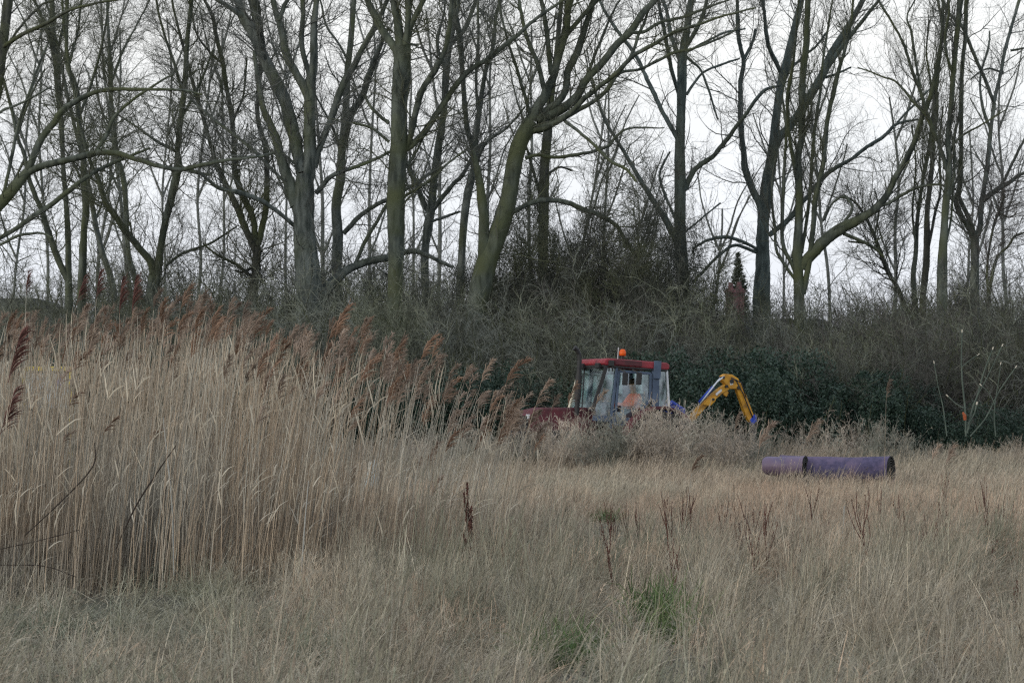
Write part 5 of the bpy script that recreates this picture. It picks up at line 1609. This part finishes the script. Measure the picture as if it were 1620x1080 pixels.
def reed_field(n, pxr, dr, jit, keep=None):
    px = gr.uniform(*pxr, n)
    D = np.sqrt(gr.uniform(dr[0] ** 2, dr[1] ** 2, n))
    if keep is not None:
        k = keep(px, D)
        px, D = px[k], D[k]
    ty = np.interp(px, SKX, SKY) + 14 + np.abs(gr.normal(0, jit, len(px)))
    h = CZ + (HY - ty) / F * D
    h = np.minimum(h, 2.75 + gr.normal(0, 0.1, len(px)))
    x = (px - CX) / F * D
    return np.stack([x, D, hgt(x, D) - 0.05], -1), h, px


A = [reed_field(3300, (-420, 480), (24.0, 34), 34),
     reed_field(520, (440, 880), (24.0, 29), 52, lambda px, D: gr.uniform(0, 1, len(px)) < np.interp(px, [440, 600, 760, 880], [1, 0.85, 0.5, 0.12])),
     reed_field(420, (-420, 500), (22.3, 25), 90)]
P = np.concatenate([a[0] for a in A])
h = np.concatenate([a[1] for a in A])
px = np.concatenate([a[2] for a in A])
n = len(P)
s = h / (RH + 0.22)
scl = np.stack([np.ones(n), np.ones(n), s], -1)
tilt = np.interp(px, [0, 300, 500, 850], [0.03, 0.06, 0.11, 0.16]) + gr.normal(0, 0.045, n)
rot = np.stack([gr.normal(0, 0.05, n), tilt, gr.normal(0, 0.6, n)], -1)
pk = gr.uniform(0, 1, n) < np.interp(px, [0, 430, 520], [0.045, 0.06, 0.16])
scl[:, 2] = np.where(pk, s, np.maximum(s, 0) * 1.16 * gr.uniform(0.78, 1.02, n))
scatter('reed_bed', P, rot, scl, np.where(pk, gr.integers(0, 14, n), gr.integers(14, 30, n)), kinds, 'dense stand of dry reeds filling the left half of the field', 'reeds')
# short dead stems and litter among the reeds, thickening their lower half
lit = [tuft(gr, 20, 1.35, 0.2, 0.05, 0.10, 0.0062, M['reed_short'], 0, wind=0.09) for _ in range(4)]
B = [reed_field(1100, (-420, 900), (23.3, 31), 30, lambda px, D: gr.uniform(0, 1, len(px)) < np.interp(px, [400, 700, 900], [1, 0.7, 0.1]))]
P = B[0][0]
n = len(P)
hh = np.interp(B[0][2], [0, 330, 450, 900], [1.10, 1.0, 0.72, 0.5]) * gr.uniform(0.6, 1.1, n)
scatter('reed_litter', P, np.stack([gr.normal(0, .05, n), gr.normal(.07, .05, n), gr.normal(0, .6, n)], -1), np.stack([np.ones(n), np.ones(n), hh], -1), gr.integers(0, 4, n), lit, 'short broken reed stems between the standing reeds', 'reeds')

# --- reeds one can single out, each with stem, leaves and plume
SM, PLM = [], {'plume': [], 'plume_copper': [], 'plume_dark': []}
for i in range(6):
    b = [0.01, 0.03, 0.05, 0.07, 0.1, 0.14][i]
    V, Q, Pp, Tt = reed_stem(gr, 1.0, b)
    SM.append((b, Pp, Tt))
for key in PLM:
    for i in range(5):
        V, Q = plume_mesh(gr, None, L=0.27, fluff=(0.5 if key == 'plume_dark' else gr.uniform(0.75, 1.25)), droop=gr.uniform(0.2, 1.1) if key != 'plume_dark' else 0.15, n=46)
        PLM[key].append(np_mesh('plume', V, Q, M[key]))
stem_cache = {}


def one_reed(px, topy, D, label, group=None, kind='plume', bi=2, lean=0.08, ps=1.0, yaw=0.0, nl=1):
    H = CZ + (HY - topy) / F * D - 0.24 * ps
    H = max(H, 0.6)
    key = (bi, round(H * 5))
    if key not in stem_cache:
        V, Q, Pp, Tt = reed_stem(gr, round(H * 5) / 5, SM[bi][0])
        lv = [reed_leaves(gr, Pp, k) for k in (1, 2)]
        stem_cache[key] = (np_mesh('stem', V, Q, M['reed_stem']), [np_mesh('leaf', l[0], l[1], M['reed_leaf']) for l in lv], Pp, Tt)
    sm, lms, Pp, Tt = stem_cache[key]
    x = (px - CX) / F * D - math.tan(lean) * H - Pp[-1][0] * math.cos(yaw)
    root = empty('reed', (x, D, float(hgt(x, D)) - 0.03), yaw)
    root.rotation_euler = (0, lean, yaw)
    tag(root, label, 'reed', group)
    link('stem', sm, root)
    if nl: link('leaves', lms[nl - 1], root)
    p = link('plume', PLM[kind][gr.integers(0, 5)], root, tuple(Pp[-1]))
    p.rotation_euler = Vector((0, 0, 1)).rotation_difference(Vector(Tt)).to_euler()
    p.scale = (ps, ps, ps)


# special ones
for a in [(1402, 618, 27, 'tallest lone reed, straight with narrow closed plume, its stem crossing the purple roll', 'plume', 0, 0.01, 0.7),
          (1272, 655, 28, 'lone reed with arching feathery plume just left above the purple roll', 'plume', 4, 0.14, 1.15),
          (1200, 648, 27, 'lone reed with full plume in front of the blue end of the yellow arm', 'plume', 2, 0.06, 1.2),
          (1162, 640, 30, 'lone thin reed whose stem crosses the descending yellow boom', 'plume', 1, 0.05, 0.8),
          (1497, 680, 29, 'lone short reed right of the roll with pale tan plume', 'plume', 3, 0.05, 1.0),
          (1475, 690, 30, 'smaller lone reed close left of the pale tan plumed one, right of the roll', 'plume', 2, 0.03, 0.8),
          (1095, 715, 27, 'short golden plumed reed in the grass left of the purple rolls', 'plume_copper', 3, 0.03, 0.7),
          (900, 590, 29, 'reed with golden plume directly in front of the bonnet', 'plume_copper', 2, 0.1, 0.95),
          (870, 612, 28, 'slender reed just left of the tractor bonnet', 'plume', 3, 0.12, 0.8),
          (943, 600, 30, 'reed whose plume crosses the tractor windscreen', 'plume', 4, 0.1, 0.8),
          (13, 520, 23.2, 'large dark purple plumed reed cut by the left edge of the photo', 'plume_dark', 2, 0.1, 1.6),
          (0, 600, 22.8, 'dark plumed reed lowest at the left edge of the photo', 'plume_dark', 3, 0.14, 1.5),
          (210, 440, 25, 'darkest upright plume rising above the reed bed on the left', 'plume_dark', 0, 0.02, 1.15),
          (190, 458, 25, 'dark upright plume just left of the darkest one', 'plume_dark', 0, 0.0, 1.1),
          (152, 405, 25.4, 'highest dark plume of the reed bed, in front of a tree trunk', 'plume_dark', 1, 0.01, 0.9),
          (122, 415, 25.6, 'slanting dark plume left of the highest one', 'plume_dark', 3, 0.10, 1.0),
          (41, 422, 25, 'narrow red plume standing alone against sky near the left edge', 'plume_dark', 0, 0.01, 0.8),
          (530, 465, 25, 'tall copper plume standing clear above the middle of the reeds', 'plume_copper', 1, 0.05, 1.25),
          (520, 472, 25.3, 'copper plume close left of the tall copper one', 'plume_copper', 3, 0.12, 1.1),
          (402, 478, 25, 'rich orange plume in front of the three stemmed tree', 'plume_copper', 1, 0.02, 1.1),
          (664, 525, 25, 'tall copper plume in front of the tall straight poplar and thicket', 'plume_copper', 3, 0.12, 1.05),
          (683, 540, 25.5, 'narrow copper plume right beside the tall one before the thicket', 'plume_copper', 1, 0.03, 0.8),
          (762, 556, 25.5, 'feathery plume leaning right over the thinner end of the reeds', 'plume', 3, 0.12, 0.9),
          (800, 562, 25, 'copper plume leaning right, tallest near the thin end of the reed bed', 'plume_copper', 4, 0.15, 1.1),
          (845, 605, 26, 'one sided drooping plume, last of the reeds before the tractor', 'plume', 4, 0.14, 1.1),
          (622, 525, 25.5, 'slim copper plume left of the tall copper one before the thicket', 'plume_copper', 3, 0.1, 0.9)]:
    px_, ty, D, lab, kd, bi, ln, ps = a
    one_reed(px_, ty, D, lab, None, kd, bi, ln, ps, nl=0 if px_ > 860 else 1)
zones = [(-10, 250, 44, 'dry reed with mauve-brown plume among the left part of the reed bed', 'reeds at the left of the bed'),
         (250, 450, 40, 'dry reed with tan plume in the reed bed below the three stemmed tree', 'reeds at the middle of the bed'),
         (450, 640, 52, 'dry reed with feathery plume below the broad grey tree', 'reeds below the broad grey tree'),
         (640, 850, 42, 'dry reed leaning right in the thin end of the reeds left of the tractor', 'reeds at the thin end of the bed')]
for x0, x1, n, lab, grp in zones:
    grp = 'dry plumed reeds along the front of the reed bed'
    for i in range(n):
        px_ = gr.uniform(x0, x1)
        ty = np.interp(px_, SKX, SKY) + abs(gr.normal(0, np.interp(px_, [0, 400, 600], [44, 48, 58])))
        kd_ = 'plume' if gr.uniform() < 0.72 else 'plume_copper'
        one_reed(px_, ty, gr.uniform(23.6, 28), uniq('dry reed with ' + ('copper' if kd_ == 'plume_copper' else 'mauve-tan') + ' plume', px_), grp, kd_, gr.integers(0, 6), np.interp(px_, [0, 300, 500, 850], [0.02, 0.05, 0.09, 0.14]) + gr.normal(0, 0.03), gr.uniform(0.6, 1.05), gr.normal(0, 0.5), gr.integers(0, 3))

# fallen dark stems across the reeds
M['dark_stem'] = mat('dark_stem', (0.03, 0.022, 0.018), (0.05, 0.04, 0.03), 8)
for pts, lab in [([(150, 700, 2), (148, 735, 2.4), (110, 780, 2.6), (40, 846, 2)], 'dark bent stem with a hooked top crossing the lower left reeds'),
                 ([(278, 705, 1.6), (250, 745, 2.6), (215, 800, 2.8), (183, 868, 2.2)], 'long dark straight stem leaning across the reeds, right of the hooked one'),
                 ([(0, 868, 1.6), (60, 855, 1.6), (125, 838, 1.2)], 'thin dark stem lying nearly level at the left edge'),
                 ([(0, 893, 1.8), (70, 895, 1.8), (120, 912, 1.4)], 'lowest thin dark stem arching at the left edge')]:
    P, R, a, Dd = place_limb(pts, 22.6, 0.0)
    V, Q = tubes(P[None], R[None], 5)
    o = link('dead_stem', np_mesh('dead_stem', V - P[0], Q, M['dark_stem']), None, tuple(P[0]))
    tag(o, lab, 'stem')
M['pale_stem'] = mat('pale_stem', (0.40, 0.40, 0.37), (0.32, 0.32, 0.29), 3)
for pts, lab in [([(258, 660, 2), (265, 730, 4), (272, 800, 5), (275, 910, 4)], 'pale grey dead leaf hanging down the front of the reeds at left'),
                 ([(488, 760, 3), (482, 830, 5), (477, 900, 6), (472, 960, 5)], 'pale bluish upright dead leaf at the front of the reeds'),
                 ([(1336, 800, 6), (1334, 840, 6), (1331, 870, 5), (1322, 905, 4)], 'short weathered grey stalk like a stake in the brown grass below the roll'),
                 ([(470, 1060, 2.5), (470, 1020, 2.5), (471, 993, 2)], 'thin pale broken straw upright near the bottom of the photo')]:
    pts = [(x, y, w * 0.5) for x, y, w in pts]
    P, R, a, Dd = place_limb(pts, 22.8 if pts[0][0] < 600 else 27, 0.0)
    V, Q = tubes(P[None], R[None], 6)
    tag(link('pale_stalk', np_mesh('pale_stalk', V - P[0], Q, M['pale_stem']), None, tuple(P[0])), lab, 'stalk')


# ------------------------------------------------------------------ dock stalks and weeds
def dock(px, topy, D, label, group=None, nb=5, seedk=0, spread=0.2):
    g = np.random.default_rng(400 + seedk)
    H = CZ + (HY - topy) / F * D
    p = at(px, HY, D)
    gz = float(hgt(p[0], p[1]))
    root = tag(empty('dock_plant', (p[0], p[1], gz)), label, 'plant', group)
    few = 1.0 if group is None else g.uniform(0.06, 0.45)
    H *= 1.0 if group is None else g.uniform(0.85, 1.0)
    P1, R1 = grow(np.array([[0.03, 0, -0.02]]), np.array([[-0.05, 0, 1.0]]), np.array([H]), np.array([0.006 if group is None else 0.0042]), 8, 0.025 if group is None else 0.07, 0.05, 0.4, g)
    P1[..., 2] *= H / P1[0, -1, 2]
    p_, d_, l_, r_ = spawn(P1, R1, nb, (0.25, 0.45), (0.25, 0.45), 0.7, (0.3, 0.72), g)
    P2, R2 = grow(p_, d_, l_ * (1.0 if group is None else 1.35), np.full(nb, 0.004), 6, 0.09, 0.18, 0.5, g)
    V, Q = join_vf([tubes(P1, R1, 5), tubes(P2, R2, 4)])
    link('stem', np_mesh('stem', V, Q, M['dock']), root)
    # seed clusters: small papery triangles
    parts = []
    for Pp, lo in ((P1, 0.5), (P2, 0.15)):
        n = int((330 if lo == 0.5 else 120 * nb) * few * (1.0 if group is None else 0.5))
        q, dd, _, _ = spawn(Pp, np.full(Pp.shape[:2], 0.003), n, (0.3, 1.5), (0.1, 0.2), 1, (lo, 1), g)
        q = q + nrm(dd) * g.uniform(0, 0.012, n)[:, None]
        a = nrm(g.normal(0, 1, (n, 3)))
        b = nrm(np.cross(a, g.normal(0, 1, (n, 3))))
        s = (g.uniform(0.005, 0.010, n) * (1.0 if group is None else 0.7))[:, None]
        parts.append((np.stack([q - a * s, q + b * s, q + a * s, q - b * s], 1).reshape(-1, 3), np.arange(n * 4).reshape(n, 4)))
    V, Q = join_vf(parts)
    link('seed_head', np_mesh('seed_head', V, Q, M['dock'], False), root)


dock(745, 752, 23.5, 'tall dark brown dock stalk with branched seed heads standing alone at the centre', nb=7, seedk=1)
for i, (px_, ty, D) in enumerate([(1195, 800, 27), (1130, 800, 28), (1172, 815, 26), (1300, 822, 28), (1240, 832, 26), (1500, 800, 27), (1492, 815, 26), (1350, 812, 27), (1275, 845, 25), (1480, 735, 33),                                   (1280, 985, 17), (1420, 870, 24), (1560, 850, 25), (640, 985, 18), (1600, 915, 21)] + [(gr.uniform(960, 1615), HY + (1.5 - gr.uniform(0.55, 0.85)) / dd_ * F, dd_) for dd_ in gr.uniform(22, 31, 30)]):
    dock(px_, ty, D, uniq('small dark dock stalk', px_), 'small dock stalks scattered through the grass', nb=3 + i % 3, seedk=10 + i)

# grey feathery weeds in front of the tractor and along the brambles
wk = []
for i in range(4):
    n = 60
    a = gr.uniform(0, 6.28, n)
    d = np.stack([np.cos(a) * 0.5 + 0.25, np.sin(a) * 0.5, np.ones(n)], -1)
    p0 = np.stack([gr.normal(0, 0.15, n), gr.normal(0, 0.15, n), np.zeros(n)], -1)
    P1, R1 = grow(p0, d, gr.uniform(0.7, 1.3, n), np.full(n, 0.005), 6, 0.12, -0.02, 0.3, gr)
    p_, d_, l_, r_ = spawn(P1, R1, 700, (0.3, 1.0), (0.12, 0.3), 0.6, (0.35, 1), gr)
    P2, R2 = grow(p_, d_, l_, np.full(700, 0.0045), 4, 0.2, -0.12, 0.5, gr)
    p_, d_, l_, r_ = spawn(P2, R2, 1500, (0.3, 1.0), (0.3, 0.6), 0.6, (0.2, 1), gr)
    P3, R3 = grow(p_, d_, l_, np.full(1500, 0.004), 2, 0.2, -0.12, 0.5, gr)
    v1 = tubes(P1, R1, 3)
    v2 = join_vf([ribbons(P2, R2), ribbons(P3, R3 * 1.3)])
    wk.append((np_mesh('stems', v1[0], v1[1], M['weed']), np_mesh('seed_sprays', v2[0], v2[1], M['weed'])))
WP = []
for px_ in np.arange(838, 1170, 27): WP.append((px_ + gr.normal(0, 5), np.interp(px_, [838, 870, 930, 1000, 1060, 1100, 1170], [672, 664, 662, 660, 656, 658, 670]) + gr.normal(0, 6), gr.uniform(58, 61), 'f'))
for px_ in np.arange(1180, 1640, 42): WP.append((px_ + gr.normal(0, 6), np.interp(px_, [1180, 1280, 1340, 1400, 1450, 1640], [684, 676, 656, 676, 694, 698]) + gr.normal(0, 7), gr.uniform(62, 67), 'r'))
for px_ in np.arange(420, 860, 24): WP.append((px_, 690 + gr.normal(0, 8), gr.uniform(60, 66), 'l'))
WL = {'f': ('grey feathery weed clump by the tractor', 'weeds in front of the tractor'), 'r': ('pale feathery weed clump below the brambles', 'weeds along the brambles'),
      'l': ('pale weed clump behind the reeds', 'weeds behind the reeds')}
for i, (px_, ty, D, z_) in enumerate(WP):
    H = CZ + (HY - ty) / F * D
    p = at(px_, HY, D)
    root = tag(empty('dry_weed', (p[0], p[1], 0), gr.uniform(-0.6, 0.6)), uniq(WL[z_][0], px_), 'weed', WL[z_][1])
    s_ = H / 1.05
    root.scale = (s_ * 0.8, s_ * 0.8, s_)
    link('stems', wk[i % 4][0], root)
    link('seed_sprays', wk[i % 4][1], root)
